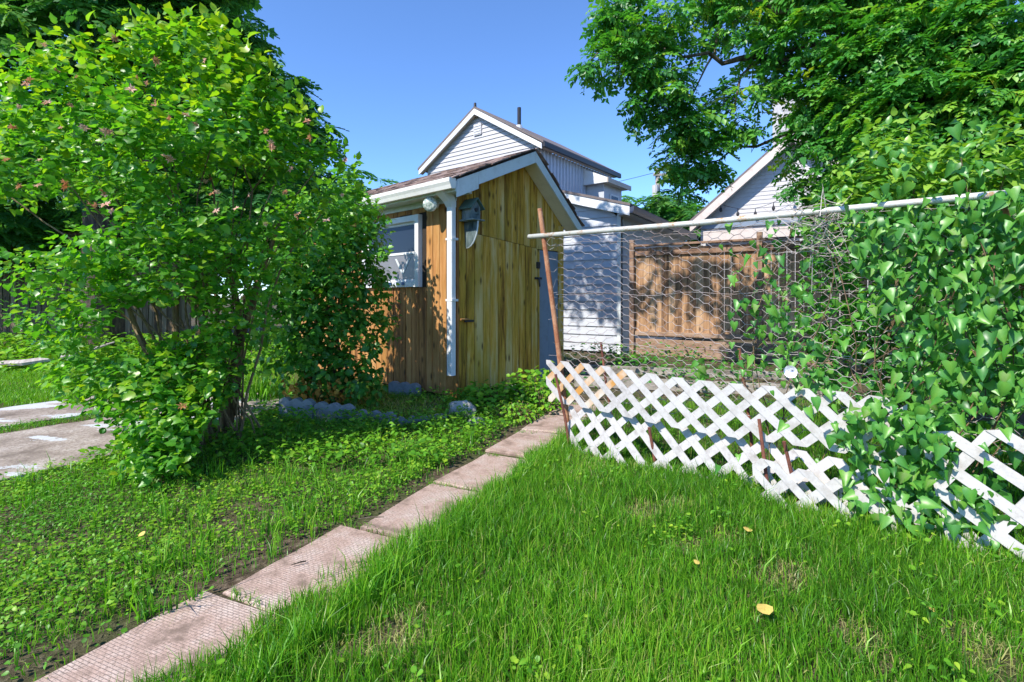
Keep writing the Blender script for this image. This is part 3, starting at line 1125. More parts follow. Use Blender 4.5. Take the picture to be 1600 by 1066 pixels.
# ---- birdhouse on the gable wall
bh = thing('birdhouse', 'small weathered blue grey birdhouse on a curved bracket by the shed corner', 'birdhouse', tuple(S(.13, -.13, 2.36)))
a0, a1, f0, f1 = .05, .21, -.03, -.22
zb, zt, zp = 2.38, 2.54, 2.63
poly = [S(a0, f0, zb), S(a1, f0, zb), S(a1, f0, zt), S((a0 + a1) / 2, f0, zp), S(a0, f0, zt)]
G().prism(poly, -SV * .18).build('body', M['birdwood'], bh)
for sg in (-1, 1):
    am = (a0 + a1) / 2
    e = am + sg * .125
    poly = [S(am, .0, zp + .008), S(e, .0, zt - .035), S(e, .0, zt - .020), S(am, .0, zp + .026)]
    G().prism(poly, -SV * .255).build('roof', M['birdroof'], bh)
G().plank(S(.02, .0, 2.355), SU * .22, -SV * .27, Zv * .018).build('floor', M['birdwood'], bh)
g = G()
g.tube([S(.13, -.2105, 2.50), S(.13, -.224, 2.50)], .026, 12)
g.build('entrance_hole', M['dark'], bh)
g = G()
g.tube([S(.13, -.21, 2.435), S(.13, -.27, 2.435)], .006, 6)
g.build('perch', M['birdwood'], bh)
arc = [S(.13, -.25 + .22 * (1 - math.cos(t)), 2.352 - .34 * math.sin(t)) for t in np.linspace(0, math.pi / 2, 9)]
G().tube(arc, taper(.012, .014, 9), 6).build('bracket', M['fascia'], bh)
poly = [S(.115, .0, 2.352)] + [Vector(p) - SU * .015 for p in arc]
G().prism(poly, SU * .03).build('brace', M['birdwood'], bh)

# ---- flood lamp under the eave
lp = thing('wall_lamp', 'round glass flood lamp on the orange wall beneath the shed gutter', 'lamp', tuple(S(-.02, .46, 2.6)))
c0 = S(-.025, .40, 2.62)
G().tube([c0, c0 - SU * .035], [.055, .05], 14).build('base', M['white'], lp)
c1 = c0 - SU * .04
dirl = (-SU * .5 - SV * .35 - Zv * .12).normalized()
G().tube([c1, c1 + dirl * .05, c1 + dirl * .10], [.025, .03, .035], 10).build('socket', M['white'], lp)
c2 = c1 + dirl * .10
G().tube([c2, c2 + dirl * .05, c2 + dirl * .10, c2 + dirl * .12, c2 + dirl * .13], [.04, .072, .098, .096, .05], 16).build('bulb', M['lamp'], lp, smooth=True)

# ================================================================== HOUSES
def siding_rows(o, d, nrm, z0, z1, step, left, right, proud=.022):
    """lapped boards: list of (V, F); o base point, d along the wall, nrm outward; left(z)/right(z) clip"""
    rows = []
    z = z0
    o, d, nrm = Vector(o), Vector(d), Vector(nrm)
    while z < z1 - .01:
        zt = min(z + step, z1)
        l0, r0, l1, r1 = left(z), right(z), left(zt), right(zt)
        if r0 - l0 < .05:
            break
        if r1 < l1:
            l1 = r1 = (l1 + r1) / 2
        A = [o + d * l0 + Zv * z + nrm * proud, o + d * r0 + Zv * z + nrm * proud, o + d * r1 + Zv * zt + nrm * .004, o + d * l1 + Zv * zt + nrm * .004]
        B = [p - nrm * .02 for p in (o + d * l0 + Zv * z + nrm * .004, o + d * r0 + Zv * z + nrm * .004, o + d * r1 + Zv * zt + nrm * .004, o + d * l1 + Zv * zt + nrm * .004)]
        V = A + B
        Fs = [(0, 1, 2, 3), (7, 6, 5, 4), (4, 5, 1, 0), (1, 5, 6, 2), (2, 6, 7, 3), (3, 7, 4, 0)]
        if d.cross(Zv).dot(nrm) < 0:
            Fs = [tuple(reversed(f)) for f in Fs]
        rows.append((V, Fs))
        z += step
    return rows


# ---- tall house behind the shed
HR = Vector((1.0575, 18.0, 0))
HG = Vector((-.793, .609, 0)).normalized()
HW = Vector((.609, .793, 0)).normalized()
HWID, HEZ, HAZ = 6.38, 6.82, 8.72


def H(t, s, z):
    return HR + HG * t + HW * s + Zv * z


tall = thing('tall_house', 'tall white sided house with steep gable rising behind the shed roof', 'house', tuple(H(3.2, 3, 0)))
OH = .30
sl = (HAZ - HEZ) / (HWID / 2)


def hz(t):
    return HEZ + sl * min(t, HWID - t)


poly = [H(.3, .25, 0), H(HWID - .3, .25, 0), H(HWID - .3, .25, hz(.3) - .1), H(HWID / 2, .25, HAZ - .1), H(.3, .25, hz(.3) - .1)]
hw_ = G().prism(poly, HW * .1).build('wall', M['siding'], tall)
g = G()
for V, Fs in siding_rows(H(0, .25, 0), HG, -HW, 3.0, HAZ - .15, .165,
                         lambda z: max(.32, (z + .14 - HEZ) / sl), lambda z: HWID - max(.32, (z + .14 - HEZ) / sl), .032):
    g.add(V, Fs)
o = g.build('siding', M['siding'], hw_)
o['kind'] = 'stuff'
# small vent near the peak
vt = G().plank(H(HWID / 2 - .2, .22, HAZ - 1.0), HG * .4, Zv * .45, -HW * .04).build('vent', M['siding'], hw_)
for k in range(4):
    G().box(H(HWID / 2 - .16, .175, HAZ - .95 + k * .1), HG * .32, Zv * .03, -HW * .012).build('louvre', M['white'], vt)
# roof planes
for sgn in (0, 1):
    t0 = -.05 if sgn == 0 else HWID + .05
    z0 = hz(0) - .03
    poly = [H(t0, 0, z0), H(HWID / 2, 0, HAZ), H(HWID / 2, 0, HAZ + .09), H(t0, 0, z0 + .09)]
    rf = G().prism(poly, HW * 6.2).build('roof', M['roofgrey'], tall)
    tb = .02 if sgn == 0 else HWID - .02
    poly = [H(tb, -.004, hz(.0) - .03), H(HWID / 2, -.004, HAZ - .01), H(HWID / 2, -.004, HAZ - .23), H(tb, -.004, hz(0) - .23)]
    G().prism(poly, HW * .04).build('fascia', M['white'], rf)
    poly = [H(tb, .04, hz(.0) - .17), H(HWID / 2, .04, HAZ - .16), H(HWID / 2, .25, HAZ - .16), H(tb, .25, hz(0) - .17)]
    G().prism(poly, -Zv * .02).build('soffit', M['tan'], rf)
G().tube([H(HWID / 2, .05, HAZ + .05), H(HWID / 2, .05, HAZ + .22)], [.06, .05], 8).build('finial', M['dark'], tall)
# vent stack
vp = H(1.75, 1.0, 0)
G().tube([vp + Zv * (hz(1.75) + .0), vp + Zv * (hz(1.75) + .85)], .075, 10).build('vent_pipe', M['dark'], tall)
G().tube([vp + Zv * (hz(1.75) + .0), vp + Zv * (hz(1.75) + .16)], .12, 10).build('collar', M['white'], tall)
# corrugated side wall
V, Fs = [], []
s_, k = .25, 0
while s_ < 5.9:
    o_ = (.035, .035, -.02, -.02)[k % 4]
    V += [H(.28 - o_, s_, 2.5), H(.28 - o_, s_, HEZ - .12)]
    if k:
        n = 2 * k
        Fs.append((n - 2, n, n + 1, n - 1))
    s_ += (.09, .025)[k % 2]
    k += 1
obj('corrugated_wall', V, Fs, M['corrug'], tall)
G().plank(H(.24, .02, HEZ - .13), HW * 6.0, HG * -.2, Zv * .03).build('soffit', M['tan'], tall)
G().plank(H(.0, .02, HEZ - .16), HW * 6.1, HG * -.10, Zv * .16).build('gutter', M['dark'], tall)
# side addition with its own low roof
s0, s1, pz_ = 3.39, 5.5, 6.1
g = G()
g.box(H(.27, s0 + .25, 2.5), HW * (s1 - s0 - .5), -HG * .80, Zv * (pz_ - 2.6))
add = g.build('addition', M['siding2'], tall)
poly = [H(.3, s0, pz_ + .5), H(-.80, s0, pz_), H(-.80, s0, pz_ - .16), H(.3, s0, pz_ - .16)]
G().prism(poly, HW * (s1 - s0)).build('addition_roof', M['rooflight'], tall)
G().plank(H(-.80, s0 - .02, pz_ - .2), HW * (s1 - s0 + .04), -HG * .05, Zv * .2).build('fascia', M['tan'], tall)
G().plank(H(.3, s0 - .03, pz_ - .19), -HG * 1.1, HW * .026, Zv * .2).build('fascia', M['white'], tall)
wf = G().plank(H(-.535, s0 + .75, 4.9), HW * .75, Zv * .7, -HG * .04).build('window', M['white'], tall)
G().box(H(-.57, s0 + .82, 4.97), HW * .61, Zv * .56, -HG * .012).build('pane', M['glass'], wf)

# ---- low outbuilding with blue-white siding
OF = Vector((-.848, .53, 0)).normalized()
OS = Vector((.53, .848, 0)).normalized()
OC = Vector((2.55, 12.0, 0))
low = thing('outbuilding', 'low pale blue sided outbuilding with white rake board and dark gutter beside the shed', 'outbuilding', tuple(OC))


def O(t, s, z):
    return OC + OF * t + OS * s + Zv * z


osl = .285


def oz(t):
    return 3.46 + osl * t


poly = [O(.0, .03, 0), O(4.0, .03, 0), O(4.0, .03, oz(4.0) - .05), O(0, .03, oz(0) - .05)]
ow = G().prism(poly, OS * .08).build('wall', M['inner'], low)
for V, Fs in siding_rows(O(0, .02, 0), OF, -OS, .06, oz(4.0) - .1, .2,
                         lambda z: max(.09, (z - 3.37) / osl), lambda z: 4.0, .034):
    G().add(V, Fs).build('plank', M['siding2'], ow)
G().plank(O(.0, .03, 0.02), Zv * 3.40, OF * .088, -OS * .045).build('corner_board', M['fascia'], ow)
# side wall
poly = [O(.0, .0, 0), O(0, 6, 0), O(0, 6, 3.42), O(0, 0, 3.42)]
sw = G().prism([O(.0, .115, 0), O(0, 6, 0), O(0, 6, 3.42), O(0, .115, 3.42)], OF * .08).build('wall', M['siding2'], low)
for V, Fs in siding_rows(O(0, .12, 0), OS, -OF, .06, 3.4, .175, lambda z: 0.0, lambda z: 5.8, .02):
    G().add(V, Fs).build('plank', M['siding2'], sw)
# roof, rake board, gutter
poly = [O(-.32, -.28, oz(-.32) + .06), O(4.2, -.28, oz(4.2) + .06), O(4.2, -.28, oz(4.2) + .12), O(-.32, -.28, oz(-.32) + .12)]
orf = G().prism(poly, OS * 6.6).build('roof', M['roofgrey'], low)
poly = [O(-.30, -.262, oz(-.30) + .055), O(4.2, -.262, oz(4.2) + .055), O(4.2, -.262, oz(4.2) - .16), O(-.30, -.262, oz(-.30) - .16)]
G().prism(poly, OS * .03).build('rake_board', M['white'], orf)
poly = [O(-.30, -.23, oz(-.3) - .13), O(4.2, -.23, oz(4.2) - .13), O(4.2, .02, oz(4.2) - .13), O(-.3, .02, oz(-.3) - .13)]
G().prism(poly, Zv * .015).build('soffit', M['siding2'], orf)
poly = [O(-.30, -.22, 3.25), O(.0, -.22, 3.25), O(0, 6, 3.25), O(-.3, 6, 3.25)]
G().prism(poly, Zv * .015).build('soffit', M['siding2'], orf)
prof = [(-.30, 3.40), (-.30, 3.27), (-.37, 3.27), (-.40, 3.33), (-.41, 3.42), (-.40, 3.42)]
G().prism([O(t, -.26, z) for t, z in prof], OS * 6.4).build('gutter', M['navy'], low)

# ---- white gabled house on the right with chimney
WE = Vector((6.95, 20.0, 0))
wd = -OF
right_house = thing('gabled_house', 'white sided house with pale rake and chimney half hidden behind the trees', 'house', tuple(WE + wd * 3.5))


def Wp(t, s, z):
    return WE + wd * t + OS * s + Zv * z


WW, WEZ, WAZ = 7.03, 4.25, 7.2
wsl = (WAZ - WEZ) / (WW / 2)


def wz(t):
    return WEZ + wsl * min(t, WW - t)


poly = [Wp(.3, .5, 0), Wp(WW - .3, .5, 0), Wp(WW - .3, .5, wz(.3) - .1), Wp(WW / 2, .5, WAZ - .1), Wp(.3, .5, wz(.3) - .1)]
ww = G().prism(poly, OS * .1).build('wall', M['siding'], right_house)
g = G()
for V, Fs in siding_rows(Wp(0, .48, 0), wd, -OS, .5, WAZ - .2, .15, lambda z: max(.32, (z + .2 - WEZ) / wsl), lambda z: WW - max(.32, (z + .2 - WEZ) / wsl), .02):
    g.add(V, Fs)
o = g.build('siding', M['siding'], ww)
o['kind'] = 'stuff'
for sgn in (0, 1):
    t0 = -.06 if sgn == 0 else WW + .06
    poly = [Wp(t0, -.02, WEZ - .03), Wp(WW / 2, -.02, WAZ + .02), Wp(WW / 2, -.02, WAZ + .12), Wp(t0, -.02, WEZ + .07)]
    rf = G().prism(poly, OS * 7).build('roof', M['roofgrey'], right_house)
    tb = 0.0 if sgn == 0 else WW
    poly = [Wp(tb, -.03, WEZ - .0), Wp(WW / 2, -.03, WAZ + .03), Wp(WW / 2, -.03, WAZ - .32), Wp(tb, -.03, WEZ - .35)]
    G().prism(poly, OS * .04).build('fascia', M['pinktrim'], rf)
    poly = [Wp(tb, .015, WEZ - .28), Wp(WW / 2, .015, WAZ - .26), Wp(WW / 2, .5, WAZ - .26), Wp(tb, .5, WEZ - .28)]
    G().prism(poly, Zv * .02).build('soffit', M['siding2'], rf)
G().plank(Wp(.32, .44, WEZ - .22), wd * 6.4, Zv * .2, -OS * .06).build('band_board', M['bluegrey'], ww)
G().plank(Wp(.45, .30, WEZ - .75), wd * 3.2, Zv * .42, -OS * .08).build('lower_trim', M['pinktrim'], ww)
chp = Vector((10.55, 20.0, 0))
ch = G().plank(chp + Vector((-.02, 0, 6.2)), Zv * 3.2, Vector((.82, 0, 0)), Vector((0, .7, 0)), .01).build('chimney', M['white_brick'], right_house)
g = G()
for k in range(24):
    z = 6.3 + k * .13
    for q in range(4):
        x0 = -.03 + q * .21 + (.1 if k % 2 else 0)
        if x0 + .19 < .86:
            g.plank(chp + Vector((x0, 0, z)), Vector((.19, 0, 0)), Vector((0, 0, .115)), Vector((0, -.018, 0)), .004)
o = g.build('brickwork', M['white_brick'], ch)
o['kind'] = 'stuff'
G().plank(chp + Vector((-.09, -.08, 9.4)), Zv * .12, Vector((.96, 0, 0)), Vector((0, .86, 0))).build('cap', M['white_brick'], ch)
# string of pendant bulbs across the gable
g = G()
pts = [Wp(.9 + 2.6 * f, .2, 5.0 - .5 * math.sin(math.pi * f) * .8 + .1 * f) for f in np.linspace(0, 1, 14)]
g.tube(pts, .008, 4)
lights = thing('string_lights', 'string of small pendant bulbs hung across the white gable', 'string lights', tuple(pts[0]))
g.build('cable', M['dark'], lights)
for i in (1, 4, 7, 10, 13):
    p = pts[i]
    G().tube([p, p - Zv * .12, p - Zv * .16, p - Zv * .24, p - Zv * .3], [.01, .02, .05, .06, .02], 8).build('bulb', M['dark'], lights)

# ---- utility pole and wire
pl = thing('utility_pole', 'grey utility pole with crossarm standing between the rooftops', 'utility pole', (7.4, 26, 0))
G().tube([(7.4, 26, 0), (7.4, 26, 7.9)], [.17, .12], 10).build('pole', M['timber'], pl)
G().plank(Vector((7.15, 25.85, 7.5)), Vector((.75, 0, 0)), Vector((0, .1, 0)), Vector((0, 0, .12))).build('crossarm', M['timber'], pl)
G().tube([(7.22, 25.8, 6.3), (7.22, 25.8, 7.0)], .16, 10).build('transformer', M['siding'], pl)
for x in (7.2, 7.8):
    G().tube([(x, 25.9, 7.52), (x, 25.9, 7.66)], [.04, .03], 8).build('insulator', M['white'], pl)
pts = [Vector((7.2, 25.9, 7.66)).lerp(Vector((-6, 32, 7.4)), f) - Zv * 1.1 * 4 * f * (1 - f) * .5 for f in np.linspace(0, 1, 16)]
tag(G().tube(pts, .012, 4).build('overhead_wire', M['dark']), 'thin overhead wire running from the utility pole past the roof', 'wire')

# ================================================================== FENCES
FD = Vector((.848, -.53, 0)).normalized()
FN = Vector((-FD.y, FD.x, 0))
FN = -FN if FN.y > 0 else FN        # towards the camera
F0 = Vector((2.64, 11.38, 0))
fence = thing('plank_fence', 'brown plank fence with dappled sun beyond the wire trellis', 'fence', tuple(F0 + FD * 3))
t = 0.0
while t < 9.5:
    w_ = random.uniform(.13, .15)
    gap = random.choice([.002, .003, .004, .012])
    z1 = 2.42 + random.uniform(-.015, .02)
    G().plank(F0 + FD * (t + gap / 2) + Zv * .5, Zv * (z1 - .5), FD * (w_ - gap), -FN * .018, .003).build('board', M['fence'], fence)
    t += w_
for t0 in np.arange(0, 9.5, 2.55):
    G().plank(F0 + FD * t0 + FN * .004, Zv * 2.62, FD * .10, FN * .10, .006).build('post', M['rail'], fence)
    G().plank(F0 + FD * (t0 + .103) + FN * .004 + Zv * 2.26, FD * 2.44, Zv * .10, FN * .045).build('rail', M['rail'], fence)
    G().plank(F0 + FD * (t0 + .103) + FN * .004 + Zv * .52, FD * 2.44, Zv * .09, FN * .045).build('rail', M['rail'], fence)
    G().plank(F0 + FD * (t0 + .103) + FN * .02 + Zv * .05, FD * 2.44, Zv * .40, -FN * .03).build('kick_board', M['rail'], fence)
    G().plank(F0 + FD * (t0 + .0) - FN * .03 + Zv * 2.50 + FN * (-.0), FD * 2.55, FN * .12, Zv * .04).build('cap_rail', M['rail'], fence) if False else \
        G().plank(F0 + FD * (t0 + .103) - FN * .03 + Zv * 2.46, FD * 2.44, FN * .13, Zv * .045).build('cap_rail', M['rail'], fence)

# grey timber edging of the raised bed in front of it
bedl = thing('raised_bed', 'low raised bed edged with weathered grey timbers behind the lattice', 'raised bed', (2.6, 7.6, 0))
G().plank(Vector((.95, 7.75, .0)), Vector((3.2, -.9, 0)), Vector((0, .10, 0)), Vector((0, 0, .16))).build('timber', M['timber'], bedl)
G().plank(Vector((1.05, 8.6, .0)), Vector((3.4, -1.0, 0)), Vector((0, .10, 0)), Vector((0, 0, .22))).build('timber', M['timber'], bedl)
obj('soil', [(1.0, 7.85, .1), (4.1, 6.95, .1), (5.5, 9.2, .12), (2.6, 11.2, .12)], [(0, 1, 2, 3)], M['soil'], bedl)

# old fence far left
of = thing('old_fence', 'old grey green board fence with open trellis top at far left', 'fence', (-12, 13, 0))
x = -17.0
while x < -8.5:
    w_ = random.uniform(.13, .17)
    y = 13 + (x + 12) * .12
    G().plank(Vector((x, y, 0.02)), Zv * random.uniform(2.25, 2.33), Vector((w_ - .002, 0, 0)), Vector((0, .02, 0)), .003).build('board', M['old_fence'], of)
    x += w_
for x in (-16, -13.6, -11.2, -8.8):
    y = 13 + (x + 12) * .12
    G().plank(Vector((x, y - .11, 0)), Zv * 3.0, Vector((.09, 0, 0)), Vector((0, .09, 0))).build('post', M['old_fence'], of)
G().plank(Vector((-17, 12.28, 2.92)), Vector((8.4, 1.0, 0)), Zv * .08, Vector((0, -.05, 0))).build('top_rail', M['old_fence'], of)
g = G()
for k in range(36):
    x = -17 + k * .23
    y = 12.34 + (x + 17) * .12
    g.plank(Vector((x, y, 2.33)), Vector((.55, .065, .58)), Vector((.03, 0, -.03)), Vector((0, .01, 0)), .002)
    g.plank(Vector((x, y + .014, 2.91)), Vector((.55, .065, -.58)), Vector((.03, 0, .03)), Vector((0, .01, 0)), .002)
o = g.build('trellis', M['old_fence'], of)

# ================================================================== WIRE TRELLIS AND LATTICE
LB = Vector((.546, 4.70, 0))
LD = Vector((.749, -.662, 0)).normalized()
LN = Vector((-.662, -.749, 0)).normalized()        # towards the lawn


def Lp(t, n, z):
    return LB + LD * t + LN * n + Zv * z


tr = thing('wire_trellis', 'chicken wire trellis hung from a rusty pipe on a leaning rusty post', 'trellis', tuple(LB))
ptop = Vector((.256, 4.72, 2.17))
G().tube([LB + Zv * -.1, LB.lerp(ptop, .5), ptop], [.024, .023, .022], 10).build('post', M['rust'], tr)
p0, p1 = at(826, 371, 4.85), Lp(2.75, .02, 1.915)
G().tube([p0 + Vector((0, -.05, 0)), (p0 + p1) / 2 + Vector((0, -.03, -.012)), p1, p1 + (p1 - p0) * .04], .0215, 12).build('top_pipe', M['pipe'], tr, smooth=True)
G().tube([Lp(3.25, -.25, 0), Lp(2.85, -.05, 1.9)], .022, 8).build('post', M['rust'], tr)
# the netting
HPX, HPZ = .149, .068


def wnode(t, z):
    f = np.clip(z / 1.9, 0, 1.1)
    lean = -.27 * f * math.exp(-max(t, 0) * 2.2)
    wob = .03 * math.sin(t * 3.1 + z * 2.3) + .008 * math.sin(t * 5.7 - z * 3.1)
    dz = .012 * math.sin(t * 9 + z * 3) - .02 * math.sin(t * 2.0) * (z / 1.9)
    j = Vector((random.gauss(0, .002), random.gauss(0, .003), random.gauss(0, .002)))
    if z > 1.90:
        wob += .35 * (z - 1.90) * math.sin(t * 5)
        dz -= .25 * (z - 1.90)
    return Lp(t + lean, -.035 + wob, z + dz) + j


rows_ = int((2.02 - .42) / HPZ)
cols_ = int(3.1 / (HPX / 2))
node = {}


def nodes_for(c, r):
    """each twist is a short level double wire between two nodes"""
    if (c, r) not in node:
        z = .42 + r * HPZ + (HPZ / 2 if c % 2 else 0)
        t = .03 + c * HPX / 2
        node[(c, r)] = (wnode(t, z), wnode(t + HPX / 4, z))
    return node[(c, r)]


g = G()
for c in range(cols_):
    for r in range(rows_):
        z = .42 + r * HPZ
        t = c * HPX / 2
        if z > 1.90 and t > 0.75 + .4 * math.sin(r):
            continue
        if random.random() < .006:
            continue
        a, b = nodes_for(c, r)
        g.tube([a, b], .0024, 3, cap=False)
        if c + 1 < cols_:
            r2 = (r, r - 1) if c % 2 == 0 else (r + 1, r)
            for rr in r2:
                if 0 <= rr < rows_:
                    q = nodes_for(c + 1, rr)[0]
                    g.tube([b, q], .0019, 3, cap=False)
for z in (1.39, .95, 1.86):
    g.tube([wnode(t, z) for t in np.arange(.0, 3.0, .12)], .0022, 3, cap=False)
# loose bent ends at the left edge
for k in range(26):
    a = wnode(.03, .5 + k * .057)
    g.tube([a, a + Vector((random.gauss(-.03, .03), random.gauss(0, .02), random.gauss(0, .02))), a + Vector((random.gauss(-.05, .04), random.gauss(0, .03), random.gauss(-.01, .03)))], .0016, 3, cap=False)
g.build('wire_netting', M['wire'], tr)


# lattice panels made of crossed slats
def clip_poly(poly, x0, x1, y0, y1):
    def clip(P, f, inter):
        out = []
        for i in range(len(P)):
            a, b = P[i], P[(i + 1) % len(P)]
            fa, fb = f(a), f(b)
            if fa >= 0:
                out.append(a)
            if (fa >= 0) != (fb >= 0):
                k = fa / (fa - fb)
                out.append((a[0] + (b[0] - a[0]) * k, a[1] + (b[1] - a[1]) * k))
        return out
    for f in (lambda p: p[0] - x0, lambda p: x1 - p[0], lambda p: p[1] - y0, lambda p: y1 - p[1]):
        poly = clip(poly, f, None)
        if len(poly) < 3:
            return []
    return poly


def lattice(name, label, W, rows, warp, mat_fn, pitch=.146, sw=.059, phase=0.0, skip=()):
    rowh = pitch / math.sqrt(2)
    yb = 2 * phase * rowh            # height of one row of crossings
    y_lo, y_hi = yb, yb + rows * rowh
    Hh = y_hi
    root = thing(name, label, 'lattice', tuple(warp(W / 2, 0, 0)), 'broken white lattice pieces along the trellis')
    q = math.sqrt(.5)
    k = 0
    for layer, sg in ((0, 1), (1, -1)):
        dx, dy = q, q * sg
        nx, ny = -dy, dx
        span = W + Hh
        n0 = int(-span / pitch) - 1
        for i in range(n0, -n0 + 1):
            off = i * pitch + phase * pitch
            cx, cy = nx * off, ny * off
            A = [(cx + dx * l + nx * w, cy + dy * l + ny * w) for l, w in ((-span * 1.5, -sw / 2), (span * 1.5, -sw / 2), (span * 1.5, sw / 2), (-span * 1.5, sw / 2))]
            P = clip_poly(A, 0, W, y_lo, y_hi)
            if len(P) < 3:
                continue
            ls = [p[0] * dx + p[1] * dy for p in P]
            if max(ls) - min(ls) < .12:
                continue
            k += 1
            if k in skip:
                continue
            # cut across into short pieces so that the slat can bend; the ends keep their mitre
            l0, l1 = min(ls), max(ls)
            g = G()
            shift = random.gauss(0, .006)
            zoff = layer * .007
            cuts = sorted(set([round(l, 5) for l in ls] + [round(l0 + (l1 - l0) * q_ / 4, 5) for q_ in range(1, 4)]))
            cuts = [c for i_, c in enumerate(cuts) if i_ == 0 or c - cuts[i_ - 1] > .004]
            nseg = len(cuts) - 1
            wsP = [(p[0] - cx) * nx + (p[1] - cy) * ny for p in P]
            sections = []
            for l in cuts:
                lo, hi = None, None
                for i_ in range(len(P)):
                    j_ = (i_ + 1) % len(P)
                    la_, lb_ = ls[i_], ls[j_]
                    if abs(la_ - l) < 1e-4:
                        cand = [wsP[i_]]
                    elif (la_ - l) * (lb_ - l) < 0:
                        k_ = (l - la_) / (lb_ - la_)
                        cand = [wsP[i_] + (wsP[j_] - wsP[i_]) * k_]
                    else:
                        cand = []
                    for c_ in cand:
                        lo = c_ if lo is None else min(lo, c_)
                        hi = c_ if hi is None else max(hi, c_)
                if lo is None:
                    lo = hi = 0.0
                if hi - lo < .002:
                    lo, hi = lo - .001, hi + .001
                sections.append([(cx + dx * l + nx * w, cy + dy * l + ny * w) for w in (lo, hi)])
            for ws in sections:
                for d_ in (0, .0065):
                    for p in ws:
                        g.V.append(tuple(warp(p[0] + shift, p[1], zoff + d_)))
            for s in range(nseg):
                b = s * 4
                for (i0, i1) in ((0, 1), (1, 3), (3, 2), (2, 0)):
                    g.F.append((b + i0, b + i1, b + 4 + i1, b + 4 + i0))
            g.F.append((0, 2, 3, 1))
            e = nseg * 4
            g.F.append((e, e + 1, e + 3, e + 2))
            mid = ((l0 + l1) / 2 * dx + cx, (l0 + l1) / 2 * dy + cy)
            g.build('slat', mat_fn(mid, layer), root)
    return root


def warp_up(s, h, d):       # upper piece: leans out over the lower one to the right
    t = -.17 + s
    out = .06 + .05 * math.sin(s * 2.2) + .05 * s * .4 + (.46 - h) * .05
    z = .385 + h * .92 - .012 * s + .015 * math.sin(s * 3.3)
    lean = -.10 * (h + .3) * math.exp(-s * 2.5)
    return Lp(t + lean, out + d, z)


def warp_lo(s, h, d):
    t = .02 + s
    out = .03 + .05 * math.sin(s * 2.9 + .5) + .02 * s + (.40 - h) * .22
    z = -.025 + h * .96 + .02 * math.sin(s * 2.4) - .01 * s
    return Lp(t, out + d, z)


def warp_mid(s, h, d):      # low piece pushed out over the lawn in the middle
    t = 1.66 + s
    hh = h * .93 - .055 * s
    return Lp(t - h * .10, .17 + .03 * math.sin(s * 4) + (.35 - h) * .10 + d, -.02 + hh)


def warp_rt(s, h, d):       # last piece, kicked up and twisted
    a = .20
    t = 2.66 + s * math.cos(a) - h * math.sin(a)
    z = -.12 + s * math.sin(a) + h * math.cos(a)
    return Lp(t, .12 + .05 * math.sin(s * 3 + 1) + (.70 - h) * .12 + d, z)


def mat_up(p, layer):
    if layer == 0 and p[0] < .62:
        return M['lattice_rust']
    if p[0] < 1.0:
        return M['lattice_old']
    return M['lattice']


lattice('lattice_panel', 'bright white lattice piece leaning along the top, rust stained at its left end', 2.62, 4, warp_up, mat_up)
lattice('lattice_panel', 'greyer dirty lattice piece standing in the grass below the leaning one', 2.35, 4, warp_lo, lambda p, l: M['lattice_old'] if p[0] < 1.7 else M['lattice'], skip=(9,))
lattice('lattice_panel', 'short white lattice piece lying out over the lawn between the grey piece and the bindweed', 1.15, 3, warp_mid, lambda p, l: M['lattice'], skip=(4,))
lattice('lattice_panel', 'tilted white lattice piece kicked up at the right end under the bindweed', .95, 7, warp_rt, lambda p, l: M['lattice'], skip=(6, 15))

# rusty stakes
for (q0, q1, lab) in [((at(893, 702, 4.55)), at(868, 585, 4.55), 'dark rusty stake leaning at the left end of the white lattice'),
                      ((at(958, 610, 5.0)), at(939, 535, 5.0), 'thin rusty stake standing behind the left part of the lattice'),
                      ((at(1182, 700, 3.75)), at(1155, 545, 3.75), 'long rusty stake rising through the middle of the lattice'),
                      ((at(1026, 715, 4.05)), at(1014, 668, 4.05), 'short rusty stake in front of the grey lattice piece'),
                      ((at(1252, 790, 3.33)), at(1225, 690, 3.33), 'bent rusty stake pushed into the lawn before the white lattice'),
                      ((at(1204, 775, 3.45)), at(1186, 655, 3.5), 'rusty stake half hidden where two lattice pieces meet')]:
    q0 = Vector((q0.x, q0.y, min(q0.z, 0.0) - .08)) if q0.z < .3 else q0 - Vector((0, 0, .35))
    m_ = (q0 + q1) / 2 + Vector((random.gauss(0, .008), 0, 0))
    o = tag(G().tube([q0, m_, q1], [.013, .012, .012], 8).build('metal_stake', M['stake']), lab, 'stake', 'rusty stakes along the lattice')

# ================================================================== BED EDGING AND ROCKS
edg = thing('bed_edging', 'bluish scalloped concrete edging round the flower bed before the shed', 'edging', (-2.0, 5.6, 0))
epts = [(-2.74, 6.0), (-2.66, 5.84), (-2.2, 5.68), (-1.70, 5.50), (-1.22, 5.35), (-.86, 5.46)]
for i in range(1, len(epts) - 1):
    a, b = Vector((*epts[i], 0)), Vector((*epts[i + 1], 0))
    d = (b - a)
    L = d.length - .015
    d.normalize()
    n = Vector((-d.y, d.x, 0))
    hgt = (.21, .19, .14, .09)[min(i - 1, 3)]
    poly = [a + Zv * -.05, a + d * L + Zv * -.05]
    for f in np.linspace(1, 0, 17):
        poly.append(a + d * (L * f) + Zv * (hgt - .04 + .045 * abs(math.sin(f * math.pi * 3))))
    G().prism(poly, n * .06).build('edging_stone', M['stone'], edg)
g = G()
a, b = Vector((-1.75, 7.25, 0)), Vector((-1.28, 7.0, 0))
d = b - a
poly = [a - Zv * .03, b - Zv * .03] + [a + d * f + Zv * (.13 + .04 * abs(math.sin(f * math.pi * 3))) for f in np.linspace(1, 0, 15)]
g.prism(poly, Vector((.03, .06, 0)))
g.build('edging_stone', M['stone'], edg)


